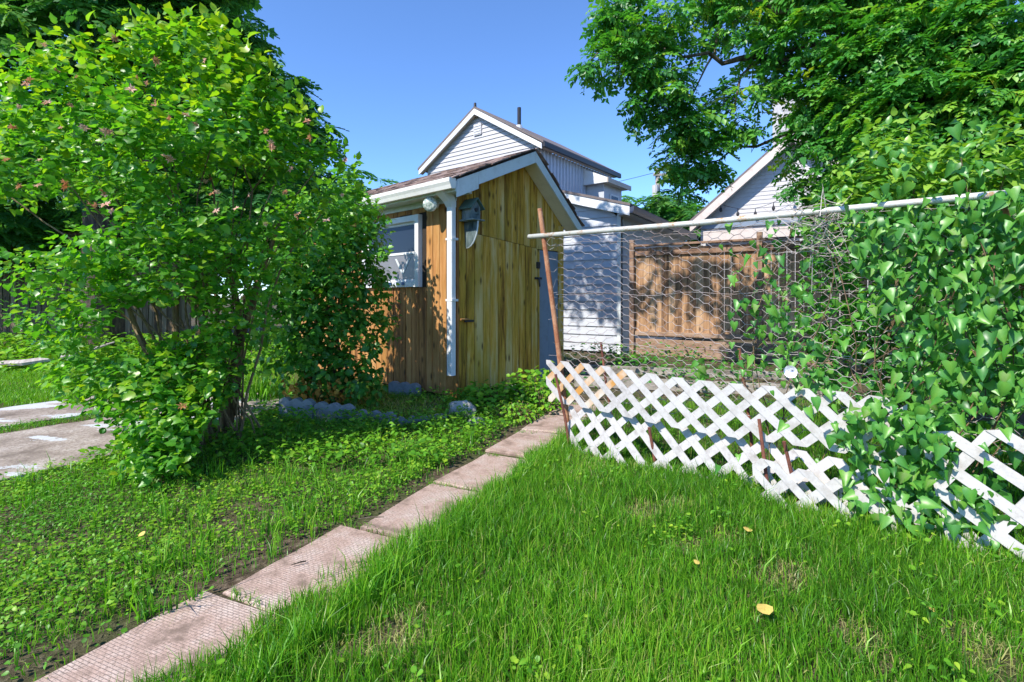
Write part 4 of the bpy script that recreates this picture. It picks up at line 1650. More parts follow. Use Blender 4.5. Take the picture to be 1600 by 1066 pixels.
def rock(c, r, label, mat):
    bm = bmesh.new()
    bmesh.ops.create_icosphere(bm, subdivisions=3, radius=1)
    ph = [random.uniform(0, 6) for _ in range(6)]
    for v in bm.verts:
        p = v.co
        k = 1 + .18 * math.sin(2.3 * p.x + ph[0]) + .15 * math.sin(3.1 * p.y + ph[1]) + .13 * math.sin(4.3 * p.z + ph[2]) + .05 * math.sin(9 * p.x + 7 * p.y + ph[3])
        # facet the rock by flattening it towards a few planes
        v.co = p * k
    for _ in range(7):
        nn = Vector((random.gauss(0, 1), random.gauss(0, 1), random.gauss(.3, .8))).normalized()
        for v in bm.verts:
            dd = v.co.dot(nn) - .78
            if dd > 0:
                v.co -= nn * dd * .92
    V = [(c[0] + v.co.x * r[0], c[1] + v.co.y * r[1], c[2] + v.co.z * r[2]) for v in bm.verts]
    Fs = [[v.index for v in f.verts] for f in bm.faces]
    bm.free()
    o = obj('rock', V, Fs, mat)
    tag(o, label, 'rock')


rock((-.58, 5.85, .07), (.19, .15, .13), 'large pale rock at the end of the bed edging by the downspout', M['rock'])
rock((-.36, 5.40, .03), (.09, .08, .06), 'small pale stone in the weeds beside the large rock', M['rock'])
rock((0.0, 6.55, .14), (.15, .13, .10), 'purplish rock among the weeds before the shed door', M['rock'])
rock((-.80, 5.62, .02), (.10, .08, .06), 'rounded stone wedged between the edging and the large rock', M['stone'])

# ================================================================== GRASS AND WEEDS (ground cover)
def blades(P, h, w, tint, lean=.35, name='grass', mat=None, spread=None):
    n = len(P)
    ang = rng.uniform(0, 2 * np.pi, n)
    la = rng.uniform(0, 2 * np.pi, n)
    ln = np.abs(rng.normal(0, lean, n)) + .05
    sx = np.stack([np.cos(ang), np.sin(ang), np.zeros(n)], 1) * (w / 2)[:, None]
    dl = np.stack([np.cos(la), np.sin(la), np.zeros(n)], 1)
    up = np.array([0, 0, 1.0])
    m1 = P + dl * (h * ln * .25)[:, None] + up * (h * .5)[:, None]
    tp = P + dl * (h * ln)[:, None] + up * (h * np.clip(1 - .35 * ln, .25, 1))[:, None]
    V = np.stack([P - sx, P + sx, m1 + sx * .8, m1 - sx * .8, tp], 1).reshape(-1, 3)
    b = (np.arange(n) * 5)[:, None]
    Fq = np.concatenate([b + np.array([0, 1, 2]), b + np.array([0, 2, 3]), b + np.array([3, 2, 4])], 0)
    tt = np.repeat(tint, 5) + np.tile([-.15, -.15, 0, 0, .1], n)
    o = obj(name, V, Fq, mat or M['grass'], None, tt, kind='stuff', base=(0, 0, 0))
    return o


def region(n, x0, x1, y0, y1):
    return rng.uniform(x0, x1, n), rng.uniform(y0, y1, n)


def lat_n(x, y):
    """distance in front of the lattice line (towards the lawn positive)"""
    return (x - LB.x) * LN.x + (y - LB.y) * LN.y


def lat_t(x, y):
    return (x - LB.x) * LD.x + (y - LB.y) * LD.y


def in_shed(x, y):
    a = (x - SC.x) * SU.x + (y - SC.y) * SU.y
    b = (x - SC.x) * SV.x + (y - SC.y) * SV.y
    return (a > -.03) & (a < 2.35) & (b > -.03) & (b < WB)


def free(x, y):
    return ~(in_poly(x, y, SLAB_A) | in_poly(x, y, SLAB_B) | in_shed(x, y))


# right lawn
X, Y = region(430000, -1.9, 4.8, 1.2, 6.6)
q = path_q(X, Y)
dens = np.clip(1.25 - .14 * Y, .25, 1)
edge = .20 + .04 * np.sin(Y * 7) + .03 * np.sin(Y * 17) - .05 * (Y < 3.2)
bare = vnoise(X, Y, 4.0, 3)
bare2 = vnoise(X, Y, 9.0, 9)
ok = (q > edge) & (rng.random(len(X)) < dens * np.where((bare > .77) & (bare2 > .58), .2, 1.0))
behind = lat_n(X, Y) < -.05
ok &= ~(behind & (rng.random(len(X)) < .55))
ok &= ~((q < .30) & (Y > 4.7) & (rng.random(len(X)) < .5))
X, Y, q = X[ok], Y[ok], q[ok]
n = len(X)
hn = vnoise(X, Y, 3.0, 5)
h = (.055 + .065 * hn) * rng.uniform(.55, 1.35, n)
h *= np.where(rng.random(n) < .03, 1.6, 1)
h *= np.where(q < .55, 1.25, 1)
tint = np.clip(.14 + .46 * vnoise(X, Y, 2.0, 6) + rng.normal(0, .26, n), 0, .9)
tint = np.where(rng.random(n) < .02, rng.uniform(.9, 1.1, n), tint)
blades(np.stack([X, Y, gz(X, Y) - .005], 1), h, rng.uniform(.0028, .0062, n), tint, .34, 'grass')
X, Y = region(2600, -1.6, 4.0, 1.4, 5.6)
ok = (path_q(X, Y) > .24) & (lat_n(X, Y) > 0)
X, Y = X[ok], Y[ok]
n = len(X)
blades(np.stack([X, Y, gz(X, Y) - .005], 1), rng.uniform(.10, .18, n), rng.uniform(.004, .008, n), rng.uniform(.6, .9, n), .4, 'grass')
# dry thatch lying flat
X, Y = region(90000, -1.9, 4.0, 1.4, 5.5)
ok = (path_q(X, Y) > .2) & (lat_n(X, Y) > -.1) & (rng.random(len(X)) < np.where((vnoise(X, Y, 4.0, 3) > .72) & (vnoise(X, Y, 9.0, 9) > .5), .9, .16))
X, Y = X[ok], Y[ok]
n = len(X)
blades(np.stack([X, Y, gz(X, Y) + .004], 1), rng.uniform(.03, .07, n), rng.uniform(.002, .0042, n), rng.uniform(.98, 1.25, n), 1.3, 'dry_grass')
# left grass, shorter and mixed with weeds
X, Y = region(190000, -7.0, .4, 1.2, 9.5)
q = path_q(X, Y)
ok = (q < -.27 - .05 * np.sin(Y * 6.3)) & free(X, Y)
ok &= rng.random(len(X)) < np.clip(1.15 - .07 * Y, .3, 1) * np.where(vnoise(X, Y, 3.3, 21) > .6, .4, 1)
ok &= ~((q > -.42) & (rng.random(len(X)) < .7))
X, Y = X[ok], Y[ok]
n = len(X)
h = rng.uniform(.03, .085, n) * np.where(rng.random(n) < .04, 2.0, 1)
tint = np.clip(.35 + .35 * vnoise(X, Y, 2.0, 16) + rng.normal(0, .17, n), 0, .9)
tint = np.where(rng.random(n) < .03, rng.uniform(.9, 1.1, n), tint)
blades(np.stack([X, Y, gz(X, Y) - .005], 1), h, rng.uniform(.003, .006, n), tint, .5, 'grass')
X, Y = region(60000, -15, -4.2, 6.4, 10.2)
ok = free(X, Y)
X, Y = X[ok], Y[ok]
n = len(X)
blades(np.stack([X, Y, gz(X, Y) - .005], 1), rng.uniform(.05, .12, n), rng.uniform(.006, .012, n), np.clip(.5 + .3 * vnoise(X, Y, 1.5, 17) + rng.normal(0, .12, n), 0, .92), .5, 'grass')
# long tufts along the path, the lattice foot and the patio edge
tx, ty = [], []
for _ in range(420):
    r_ = random.random()
    if r_ < .35:
        s_ = random.uniform(-2.2, 2.3)
        p = PA + PU * s_ + PN * random.uniform(.24, .36)
    elif r_ < .65:
        p = np.array(Lp(random.uniform(-.15, 3.6), random.uniform(-.05, .22), 0))[:2]
    elif r_ < .8:
        p = PA + PU * random.uniform(-1.5, 1.5) + PN * random.uniform(-.9, -.4)
    else:
        p = np.array([random.uniform(-3.6, -1.0), random.uniform(3.0, 5.2)])
    tx += list(rng.normal(p[0], .022, 14))
    ty += list(rng.normal(p[1], .022, 14))
X, Y = np.array(tx), np.array(ty)
ok = (np.abs(path_q(X, Y)) > .235) & free(X, Y)
X, Y = X[ok], Y[ok]
n = len(X)
blades(np.stack([X, Y, gz(X, Y)], 1), rng.uniform(.08, .22, n), rng.uniform(.004, .0085, n), np.clip(rng.normal(.5, .2, n), 0, .9), .55, 'grass')
# grass growing in the joints between pavers
tx, ty = [], []
for k in range(-2, 5):
    c = PA + PU * (.375 + k * .765) + PN * float(np.interp(k * .78 + .4, [-1.6, -.75, 0, 2.4], [-.185, -.13, 0, -.055]))
    for _ in range(110):
        p = c + PN * random.uniform(-.25, .26) + PU * random.gauss(0, .018)
        if abs(vnoise(np.array([p[0]]), np.array([p[1]]), 8, 2)[0]) > .42:
            tx.append(p[0])
            ty.append(p[1])
X, Y = np.array(tx), np.array(ty)
n = len(X)
blades(np.stack([X, Y, np.full(n, -.006)], 1), rng.uniform(.03, .07, n), rng.uniform(.003, .006, n), np.clip(rng.normal(.5, .2, n), 0, .9), .8, 'grass')


def ground_leaves(X, Y, hz0, size, tint, tpl, name, mat):
    n = len(X)
    P = np.stack([X, Y, gz(X, Y) + hz0], 1)
    nr = np.stack([rng.normal(0, .35, n), rng.normal(0, .35, n), np.ones(n)], 1)
    a = rng.uniform(0, 2 * np.pi, n)
    tip = np.stack([np.cos(a), np.sin(a), rng.normal(0, .2, n)], 1)
    V, Fc, T = scatter_mesh(tpl, P, basis(tip, nr), size, tint, rng.integers(0, len(tpl), n))
    return obj(name, V, Fc, mat, None, T, kind='stuff', base=(0, 0, 0))


# creeping weeds on the left of the path
X, Y = region(105000, -5.6, .4, 1.2, 7.6)
q = path_q(X, Y)
cl = vnoise(X, Y, 3.6, 31)
ok = (q < -.30 - .06 * np.sin(Y * 5.1)) & free(X, Y) & (rng.random(len(X)) < np.where(cl > .5, 1.0, .55) * np.clip(1.25 - .10 * Y, .3, 1))
ok &= ~((q > -.45) & (rng.random(len(X)) < .5))
X, Y = X[ok], Y[ok]
n = len(X)
ground_leaves(X, Y, rng.uniform(.012, .06, n), rng.uniform(.009, .026, n), np.clip(.25 + .45 * vnoise(X, Y, 2.5, 41) + rng.normal(0, .15, n), 0, 1), T_ROUND + T_OVAL + T_BUSH[:1], 'clover', M['clover'])
# a few in the right lawn
X, Y = region(9000, -1.5, 4.2, 1.3, 6.3)
ok = (path_q(X, Y) > .26) & (rng.random(len(X)) < np.where(vnoise(X, Y, 4, 51) > .66, 1, .12))
X, Y = X[ok], Y[ok]
n = len(X)
ground_leaves(X, Y, rng.uniform(.015, .06, n), rng.uniform(.012, .028, n), np.clip(rng.normal(.5, .2, n), 0, 1), T_ROUND, 'clover', M['clover'])
X, Y = region(26000, -4.2, .3, 1.3, 6.0)
ok = (path_q(X, Y) < -.36) & free(X, Y) & (vnoise(X, Y, 3.1, 101) > .56) & (rng.random(len(X)) < .8)
X, Y = X[ok], Y[ok]
n = len(X)
ground_leaves(X, Y, rng.uniform(.03, .10, n), rng.uniform(.012, .032, n), np.clip(.35 + .4 * vnoise(X, Y, 6, 103) + rng.normal(0, .15, n), 0, 1), T_BUSH + T_OVAL, 'ground_cover', M['clover'])
# taller shaded weeds between bush, bed and path
X, Y = region(15000, -3.4, .75, 4.0, 6.9)
q = path_q(X, Y)
d_bed = in_poly(X, Y, [(-2.7, 6.1), (-2.2, 5.68), (-1.7, 5.5), (-1.2, 5.35), (-.9, 5.6), (-.75, 6.7), (-2.2, 7.6)])
ok = (q < -.33) & free(X, Y) & ~(d_bed & (rng.random(len(X)) < .8)) & (rng.random(len(X)) < np.clip(.15 + .9 * (vnoise(X, Y, 4.2, 61)), 0, 1))
X, Y = X[ok], Y[ok]
n = len(X)
ground_leaves(X, Y, rng.uniform(.02, .17, n), rng.uniform(.025, .06, n), np.clip(rng.normal(.4, .2, n), 0, 1), T_BUSH + T_OVAL, 'ground_cover', M['clover'])
# behind the lattice, in the raised bed
X, Y = region(5200, .9, 5.2, 6.6, 11.0)
ok = ~in_shed(X, Y) & ((X - 2.64) * FN.x + (Y - 11.38) * FN.y > .15) & (rng.random(len(X)) < np.clip(1.5 * vnoise(X, Y, 2.6, 71) - .35, 0, 1))
X, Y = X[ok], Y[ok]
n = len(X)
ground_leaves(X, Y, rng.uniform(.05, .42, n), rng.uniform(.04, .085, n), np.clip(rng.normal(.45, .2, n), 0, 1), T_BUSH, 'ground_cover', M['vine'])
# far left bed of weeds in front of the old fence
X, Y = region(9000, -14, -4.3, 9.2, 12.3)
n = len(X)
ground_leaves(X, Y, rng.uniform(.02, .55, n) * np.clip((Y - 8.8) / 2, .2, 1), rng.uniform(.06, .14, n), np.clip(rng.normal(.5, .22, n), 0, 1), T_BUSH, 'ground_cover', M['clover'])
tag(G().tube([(-9.8, 9.6, .10), (-8.9, 9.35, .16), (-8.1, 9.5, .28), (-7.6, 9.8, .5)], [.05, .06, .04, .015], 7).build('fallen_branch', M['twig']), 'pale fallen branch lying at the edge of the far left bed', 'branch')

# broad leaved weeds standing in the lawn
X, Y = [], []
for _ in range(70):
    cx_, cy_ = random.uniform(-1.2, 3.4), random.uniform(1.7, 5.2)
    m_ = random.randint(10, 26)
    X += list(rng.normal(cx_, .05, m_))
    Y += list(rng.normal(cy_, .05, m_))
X, Y = np.array(X), np.array(Y)
ok = (path_q(X, Y) > .25) & (lat_n(X, Y) > .1)
X, Y = X[ok], Y[ok]
n = len(X)
ground_leaves(X, Y, rng.uniform(.04, .11, n), rng.uniform(.014, .032, n), np.clip(rng.normal(.55, .25, n), 0, 1), T_OVAL + T_ROUND, 'lawn_weeds', M['clover'])

# ---- weed clumps by the shed door
for (x, y, r, hgt, nl, sz, tp, lab) in [
        (-.22, 6.15, .26, .26, 170, .055, T_ROUND, 'round leaved weed clump nearest the shed corner'),
        (.16, 6.45, .26, .34, 150, .060, T_ROUND, 'tallest round leaved weed growing against the shed door'),
        (.34, 6.15, .24, .22, 150, .045, T_BUSH, 'toothed leaved weed clump beside the far pavers'),
        (.02, 5.72, .24, .16, 170, .036, T_OVAL, 'low yellow green weed spreading toward the path'),
        (.45, 6.75, .20, .36, 90, .07, T_OVAL, 'dark broad leaved weed under the blue grey panel'),
        (-.42, 6.45, .16, .22, 90, .05, T_ROUND, 'small round leaved weed behind the large pale rock')]:
    r, hgt, nl, sz = r * 1.25, hgt * 1.45, int(nl * 1.8), sz * 1.15
    wt = thing('weed_clump', lab, 'weed', (x, y, 0), 'weed clumps before the shed door')
    a = rng.uniform(0, 2 * np.pi, nl)
    rr = r * np.sqrt(rng.random(nl))
    hh = hgt * (1 - (rr / r) ** 2 * .7) * rng.uniform(.35, 1, nl)
    P = np.stack([x + rr * np.cos(a), y + rr * np.sin(a), hh], 1)
    nr = np.stack([np.cos(a) * .4 + rng.normal(0, .3, nl), np.sin(a) * .4 - .2 + rng.normal(0, .3, nl), np.ones(nl)], 1)
    tip = np.stack([np.cos(a), np.sin(a), rng.normal(-.2, .2, nl)], 1)
    foliage(wt, tp, P, basis(tip, nr), rng.uniform(.7, 1.3, nl) * sz, np.clip(rng.normal(.55, .2, nl), 0, 1), M['clover'], 40)
    g = G()
    for i in range(0, nl, 4):
        g.tube([(x + (P[i][0] - x) * .3, y + (P[i][1] - y) * .3, 0), tuple(P[i])], .003, 3, cap=False)
    g.build('stalks', M['stem'], wt)
# strap leaves at the end of the door
X, Y = rng.normal(.62, .07, 60), rng.normal(6.55, .07, 60)
wt = blades(np.stack([X, Y, np.zeros(60)], 1), rng.uniform(.2, .45, 60), rng.uniform(.012, .022, 60), rng.uniform(.4, .8, 60), .5, 'strap_plant')
del wt['kind']
tag(wt, 'tuft of long strap leaves at the end of the shed door', 'plant')
X, Y = rng.normal(-3.25, .16, 130), rng.normal(6.75, .14, 130)
wt = blades(np.stack([X, Y, np.zeros(130)], 1), rng.uniform(.3, .7, 130), rng.uniform(.014, .028, 130), rng.uniform(.4, .85, 130), .6, 'strap_plant')
del wt['kind']
tag(wt, 'arching daylily leaves beyond the patio behind the bush trunk', 'plant')
# dry orange foliage in the bed
dr = thing('dry_plant', 'withered orange plant in the bed behind the bluish edging', 'plant', (-2.3, 6.0, 0))
nl = 260
a = rng.uniform(0, 2 * np.pi, nl)
rr = .33 * np.sqrt(rng.random(nl))
P = np.stack([-2.3 + rr * np.cos(a) * 1.2, 6.0 + rr * np.sin(a) * .6, rng.uniform(.05, .36, nl)], 1)
foliage(dr, T_OVAL, P, basis(rng.normal(size=(nl, 3)), rng.normal(size=(nl, 3)) + np.array([0, -.4, .8])), rng.uniform(.04, .08, nl), rng.random(nl), M['dry'], 30)
# straw in the bed
X, Y = rng.uniform(-2.2, -.85, 700), rng.uniform(5.5, 6.5, 700)
blades(np.stack([X, Y, rng.uniform(.0, .05, 700)], 1), rng.uniform(.05, .16, 700), rng.uniform(.003, .006, 700), rng.uniform(.95, 1.2, 700), 1.8, 'straw')

# fallen yellow leaves and twigs
for (px_, py_, sc_, lab) in [(1168, 852, .055, 'yellow fallen leaf on the lawn below the lattice'), (1202, 990, .075, 'largest yellow fallen leaf lying in the near lawn'),
                             (1086, 905, .035, 'small yellow leaf on the lawn left of the larger ones'), (224, 858, .04, 'yellow leaf in the clover left of the path'), (1455, 978, .035, 'small yellow leaf near the right edge of the lawn')]:
    p = gnd(px_, py_)
    V, Fc, T = T_OVAL[1]
    a = random.uniform(0, 6)
    Rm = basis(np.array([[math.cos(a), math.sin(a), .35]]), np.array([[-.1, -.55, 1.0]]))[0]
    W = (V * np.array([1.3, 1, 1]) @ Rm.T) * sc_ + np.array(p) + np.array([0, 0, .075])
    tag(obj('fallen_leaf', W, Fc, M['yellow_leaf']), lab, 'leaf', 'yellow leaves on the lawn')
for (a, b, lab) in [((478, 882), (455, 888), 'short dark twig on the paver nearest the clover edge'), ((600, 812), (560, 815), 'thin twig lying across the middle paver'), ((735, 712), (700, 722), 'forked twig on the paver in the leaf shade')]:
    p, q_ = gnd(*a), gnd(*b)
    tag(G().tube([p + Zv * .016, (p + q_) / 2 + Zv * .022 + Vector((.01, 0, 0)), q_ + Zv * .016], [.003, .004, .002], 5).build('twig', M['bark']), lab, 'twig')

# ================================================================== BIG BUSH (front left)
bush = thing('flowering_bush', 'huge broad leaved bush with withered pink flower heads left of the path', 'bush', (-2.65, 4.55, 0))
BCL = []
for (x, y, Yd, r, w) in [(325, 105, 4.3, 55, 1.3), (262, 100, 4.4, 52, 1), (380, 175, 4.4, 52, 1.2), (440, 228, 4.5, 44, 1.1), (485, 272, 4.6, 36, 1), (205, 130, 4.2, 58, 1),
                         (130, 160, 4.2, 85, 1), (50, 200, 4.2, 85, 1), (-40, 240, 4.3, 100, .8), (330, 210, 4.1, 95, 1.2), (230, 240, 4.0, 95, 1.2), (420, 300, 4.4, 75, 1.1),
                         (510, 320, 4.7, 45, .8), (90, 300, 4.0, 95, 1), (0, 320, 4.2, 70, .7), (330, 330, 4.2, 95, 1), (200, 360, 3.9, 95, 1), (430, 390, 4.4, 70, .8),
                         (110, 400, 4.0, 75, 1), (60, 420, 4.2, 50, .6), (270, 430, 4.1, 85, .9), (160, 480, 4.0, 75, 1), (370, 470, 4.4, 70, .6), (240, 540, 4.1, 75, .8),
                         (170, 560, 4.1, 60, .8), (310, 540, 4.5, 55, .5), (260, 620, 4.0, 65, .9), (230, 680, 3.9, 50, 1), (280, 710, 3.8, 65, 1.4), (320, 690, 4.1, 50, 1),
                         (270, 750, 3.7, 48, 1.3), (345, 620, 4.6, 40, .3), (290, 660, 4.0, 60, 1), (200, 620, 4.1, 40, .5), (330, 740, 3.85, 40, .8), (120, 540, 4.3, 45, .7), (140, 590, 4.2, 45, .8), (200, 600, 4.0, 55, .9), (310, 600, 4.4, 50, .6), (240, 730, 3.75, 45, 1.2), (330, 660, 4.3, 42, .7), (90, 500, 4.2, 50, .8), (300, 780, 3.6, 28, 1), (330, 570, 4.3, 60, .9), (300, 620, 4.2, 60, 1), (220, 600, 4.0, 60, 1), (180, 520, 4.0, 60, 1), (280, 500, 4.1, 70, .9), (350, 520, 4.4, 50, .7), (270, 680, 3.9, 55, 1.2)]:
    BCL.append((at(x, y, Yd), r * Yd / F, w))
BCL += [((c[0] + Vector((-.15, .8, 0))), c[1], c[2] * .35) for c in BCL[:24]]
P, D = in_clumps(BCL, 4900, 2.6)
hole = vnoise(P[:, 0] * 1.0 + P[:, 1] * .6, P[:, 2], 4.5, 77) > .68
P, D = P[~hole], D[~hole]
ok = P[:, 2] > .06
P, D = P[ok], D[ok]
D = D * .8 + np.array([-.05, -.2, .65])
Pl, Rl, Sl, Tl = sprays(P, D, 5, .17, .070, .3, .75, .55, (.10, .70), .4, 0, .55)
SHT = []
for (x, y, Yd) in [(330, 60, 4.2), (300, 48, 4.2), (265, 50, 4.3), (360, 95, 4.3), (405, 125, 4.3), (440, 165, 4.4), (478, 200, 4.4), (510, 235, 4.5), (535, 262, 4.6), (545, 300, 4.7), (225, 70, 4.1), (180, 90, 4.1),
                   (140, 75, 4.1), (95, 110, 4.1), (420, 150, 4.3), (500, 250, 4.5), (555, 320, 4.8), (380, 110, 4.3), (60, 120, 4.1), (350, 70, 4.2), (465, 215, 4.4), (560, 275, 4.7)]:
    for k in range(3):
        SHT.append(tuple(at(x + random.gauss(0, 9), y + 16 + random.gauss(0, 6), Yd + random.gauss(0, .08))))
SHT = np.array(SHT)
Ds = np.stack([rng.normal(.12, .28, len(SHT)), rng.normal(-.1, .2, len(SHT)), np.ones(len(SHT))], 1)
Pa, Ra, Sa, Ta = sprays(SHT, Ds, 6, .26, .085, .1, .6, .5, (.3, .7), .4, 0, .3)
Pl, Rl, Sl, Tl = np.concatenate([Pl, Pa]), np.concatenate([Rl, Ra]), np.concatenate([Sl, Sa]), np.concatenate([Tl, Ta])
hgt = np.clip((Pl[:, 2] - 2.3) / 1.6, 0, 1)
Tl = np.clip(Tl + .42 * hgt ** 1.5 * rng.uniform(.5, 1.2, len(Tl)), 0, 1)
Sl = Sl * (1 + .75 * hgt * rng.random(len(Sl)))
ok = Pl[:, 2] > .04
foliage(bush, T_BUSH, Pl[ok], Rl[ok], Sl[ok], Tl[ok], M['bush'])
# stems
base0 = Vector((-2.68, 4.75, 0))
for k, (c, r, w) in enumerate(BCL[:30]):
    c = Vector(c)
    f = base0 + Vector((random.gauss(0, .16), random.gauss(0, .12), 0))
    if c.z < .6:
        continue
    pth = stem_path(f, c + Vector((0, .1, r * .2)), .22, 7, .025, .5)
    rr = random.uniform(.009, .017)
    G().tube(pth, taper(rr, .005, 8), 6).build('stem', M['stem'], bush)
# the thick leaning trunks seen low down
G().tube([at(348, 690, 4.9), at(352, 630, 4.9), at(365, 575, 4.85), at(385, 500, 4.7), at(410, 420, 4.6), at(440, 340, 4.5)], [.055, .048, .042, .034, .026, .016], 8).build('trunk', M['stem'], bush)
G().tube([at(358, 660, 4.95), at(375, 560, 4.9), at(372, 480, 4.8), at(350, 380, 4.7)], [.045, .035, .028, .016], 8).build('trunk', M['stem'], bush)
G().tube([at(278, 640, 4.6), at(275, 560, 4.55), at(274, 480, 4.5), at(290, 380, 4.5)], [.035, .030, .026, .014], 8).build('trunk', M['stem'], bush)
G().tube([at(255, 600, 4.5), at(215, 520, 4.4), at(190, 450, 4.3)], [.03, .024, .012], 8).build('trunk', M['stem'], bush)

# withered flower heads
def petals(n=7):
    V, Fs = [], []
    for i in range(n):
        a = 2 * math.pi * i / n
        c, s = math.cos(a), math.sin(a)
        b = len(V)
        V += [(0, 0, 0), (.45 * c - .13 * s, .45 * s + .13 * c, .35), (c * (.7 + .15 * (i % 3)), s * (.7 + .15 * (i % 3)), .12 + .4 * (i % 3)), (.45 * c + .13 * s, .45 * s - .13 * c, .3)]
        Fs += [(b, b + 3, b + 2), (b, b + 2, b + 1)]
    V = np.array(V, float)
    V[:, 2] -= .55 * (V[:, 0] ** 2 + V[:, 1] ** 2)
    return V, np.array(Fs), np.tile([-.2, 0, .2, 0], n).astype(float)


TF = [petals(9), petals(8), petals(11)]
fl = [(40, 130), (70, 70), (90, 110), (75, 160), (95, 200), (110, 165), (165, 205), (20, 200), (10, 250), (30, 290), (215, 120), (230, 130), (240, 165), (205, 140), (265, 185), (265, 248), (290, 180),
      (305, 195), (330, 280), (338, 330), (390, 305), (340, 300), (368, 325), (415, 205), (425, 230), (415, 350), (445, 300), (480, 190), (485, 215), (455, 265), (160, 300), (165, 320), (175, 330), (100, 290), (62, 250),
      (380, 465), (150, 320), (310, 520), (285, 635), (540, 250), (535, 305), (510, 345), (465, 340), (60, 290), (120, 120), (30, 165), (245, 95), (180, 60), (130, 200), (320, 95)]
Pf = np.array([tuple(at(x, y, 3.55 if x < 250 else (3.65 + (x - 250) * .0030))) for x, y in fl])
n = len(Pf)
# seat each flower head on the front of the foliage near its bearing
for i in range(n):
    pxl = 800 + F * Pl[:, 0] / Pl[:, 1]
    pyl = HOR - (Pl[:, 2] - EYE) * F / Pl[:, 1]
    m_ = (np.abs(pxl - fl[i][0]) < 14) & (np.abs(pyl - fl[i][1]) < 14)
    if m_.any():
        yy = Pl[m_, 1].min() - .04
        Pf[i] = tuple(at(fl[i][0], fl[i][1], yy))
Pf = np.concatenate([Pf, Pf[::3] + rng.normal(size=Pf[::3].shape) * .022])
n = len(Pf)
foliage(bush, TF, Pf, basis(rng.normal(size=(n, 3)), rng.normal(size=(n, 3)) * .9 + np.array([-.2, -.6, .4])), rng.uniform(.022, .048, n), rng.random(n), M['spent'], 300, 'flower_head')

# ================================================================== VINE BUSH by the shed wall
vb = thing('vine_bush', 'dark vine covered shrub between the big bush and the shed window', 'shrub', (-2.3, 6.5, 0))
VCL = []
for (x, y, Yd, r, w) in [(552, 340, 6.7, 40, 1.2), (570, 385, 6.7, 32, 1.1), (520, 340, 6.6, 60, 1), (480, 380, 6.4, 70, 1), (540, 420, 6.4, 60, 1.1), (500, 470, 6.3, 70, 1.1), (570, 460, 6.6, 42, .9),
                         (450, 500, 6.3, 65, .8), (520, 530, 6.3, 55, 1), (575, 510, 6.7, 38, .7), (460, 560, 6.2, 45, .8), (540, 570, 6.3, 45, 1), (560, 600, 6.2, 30, 1.2), (500, 590, 6.2, 36, .7), (430, 440, 6.4, 60, .8), (598, 330, 6.9, 14, .35), (590, 470, 6.9, 18, .4)]:
    VCL.append((at(x, y, Yd), r * Yd / F, w))
P, D = in_clumps(VCL, 1500, 2.6)
# keep clear of the shed wall
sd = (P[:, 0] - SC.x) * SU.x + (P[:, 1] - SC.y) * SU.y
P = P - np.outer(np.maximum(sd + .10, 0), np.array(SU))
Pl2, Rl2, Sl2, Tl2 = sprays(P, D * .8 + np.array([.0, -.2, .15]), 5, .17, .098, .45, .75, .42, (.1, .6), .35)
sd = (Pl2[:, 0] - SC.x) * SU.x + (Pl2[:, 1] - SC.y) * SU.y
ok = (Pl2[:, 2] > .05) & (sd < -.06)
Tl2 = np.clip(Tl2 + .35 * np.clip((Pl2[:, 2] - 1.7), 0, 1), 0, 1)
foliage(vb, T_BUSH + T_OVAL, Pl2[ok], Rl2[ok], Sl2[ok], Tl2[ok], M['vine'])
for c, r, w in VCL:
    f = Vector((-2.35 + random.gauss(0, .15), 6.55 + random.gauss(0, .1), 0))
    G().tube(stem_path(f, c, .2, 6, .03, .5), taper(.02, .005, 7), 5).build('stem', M['stem'], vb)
tag(G().tube([at(508, 590, 5.9), at(512, 520, 5.95), at(515, 470, 6.0)], [.014, .013, .010], 6).build('metal_stake', M['rust']), 'orange rusty stake standing in the vine shrub', 'stake', 'rusty stakes along the lattice') if False else None

# ================================================================== BINDWEED on the trellis (right)
iv = thing('bindweed', 'dense bindweed with arrow shaped leaves covering the right end of the trellis', 'vine', tuple(Lp(2.9, 0, 0)))
N = 9800
t_ = 1.35 + 2.9 * rng.random(N) ** .75
z_ = rng.uniform(.02, 2.35, N)
dn = np.clip((t_ - 1.5) / .75, 0.0, 1)
low_hole = (z_ < .74) & ((t_ < 2.15) | (t_ > 2.66)) & (vnoise(t_, z_, 5, 91) < .74)
top = (z_ > 1.92) & (t_ < 3.1)
keepm = (rng.random(N) < (.10 + .9 * dn ** 1.3) * np.where(low_hole, .11, 1)) & ~(top & (rng.random(N) < .85))
hole = (vnoise(t_, z_, 4.5, 93) > .66) & (t_ < 2.7)
keepm &= ~(hole & (rng.random(N) < .88))
keepm &= ~((t_ > 1.72) & (t_ < 2.14) & (z_ > 1.45) & (z_ < 1.93) & (rng.random(N) < .85))
t_, z_ = t_[keepm], z_[keepm]
n = len(t_)
dep = rng.normal(-.03, .11, n) + np.where(z_ < .75, .16, .03)
P = np.array(LB)[None] + np.outer(t_, np.array(LD)) + np.outer(dep, np.array(LN)) + np.outer(z_, np.array([0, 0, 1.0]))
nr = np.array(LN)[None] * 1.0 + np.array([0, 0, .55]) + rng.normal(size=(n, 3)) * .58
tip = np.array([0, 0, -1.0]) + np.array(LN)[None] * .35 + rng.normal(size=(n, 3)) * .55
foliage(iv, T_IVY, P, basis(tip, nr), rng.uniform(.036, .096, n), np.clip(rng.normal(.45, .22, n), 0, .86), M['ivy'])
g = G()
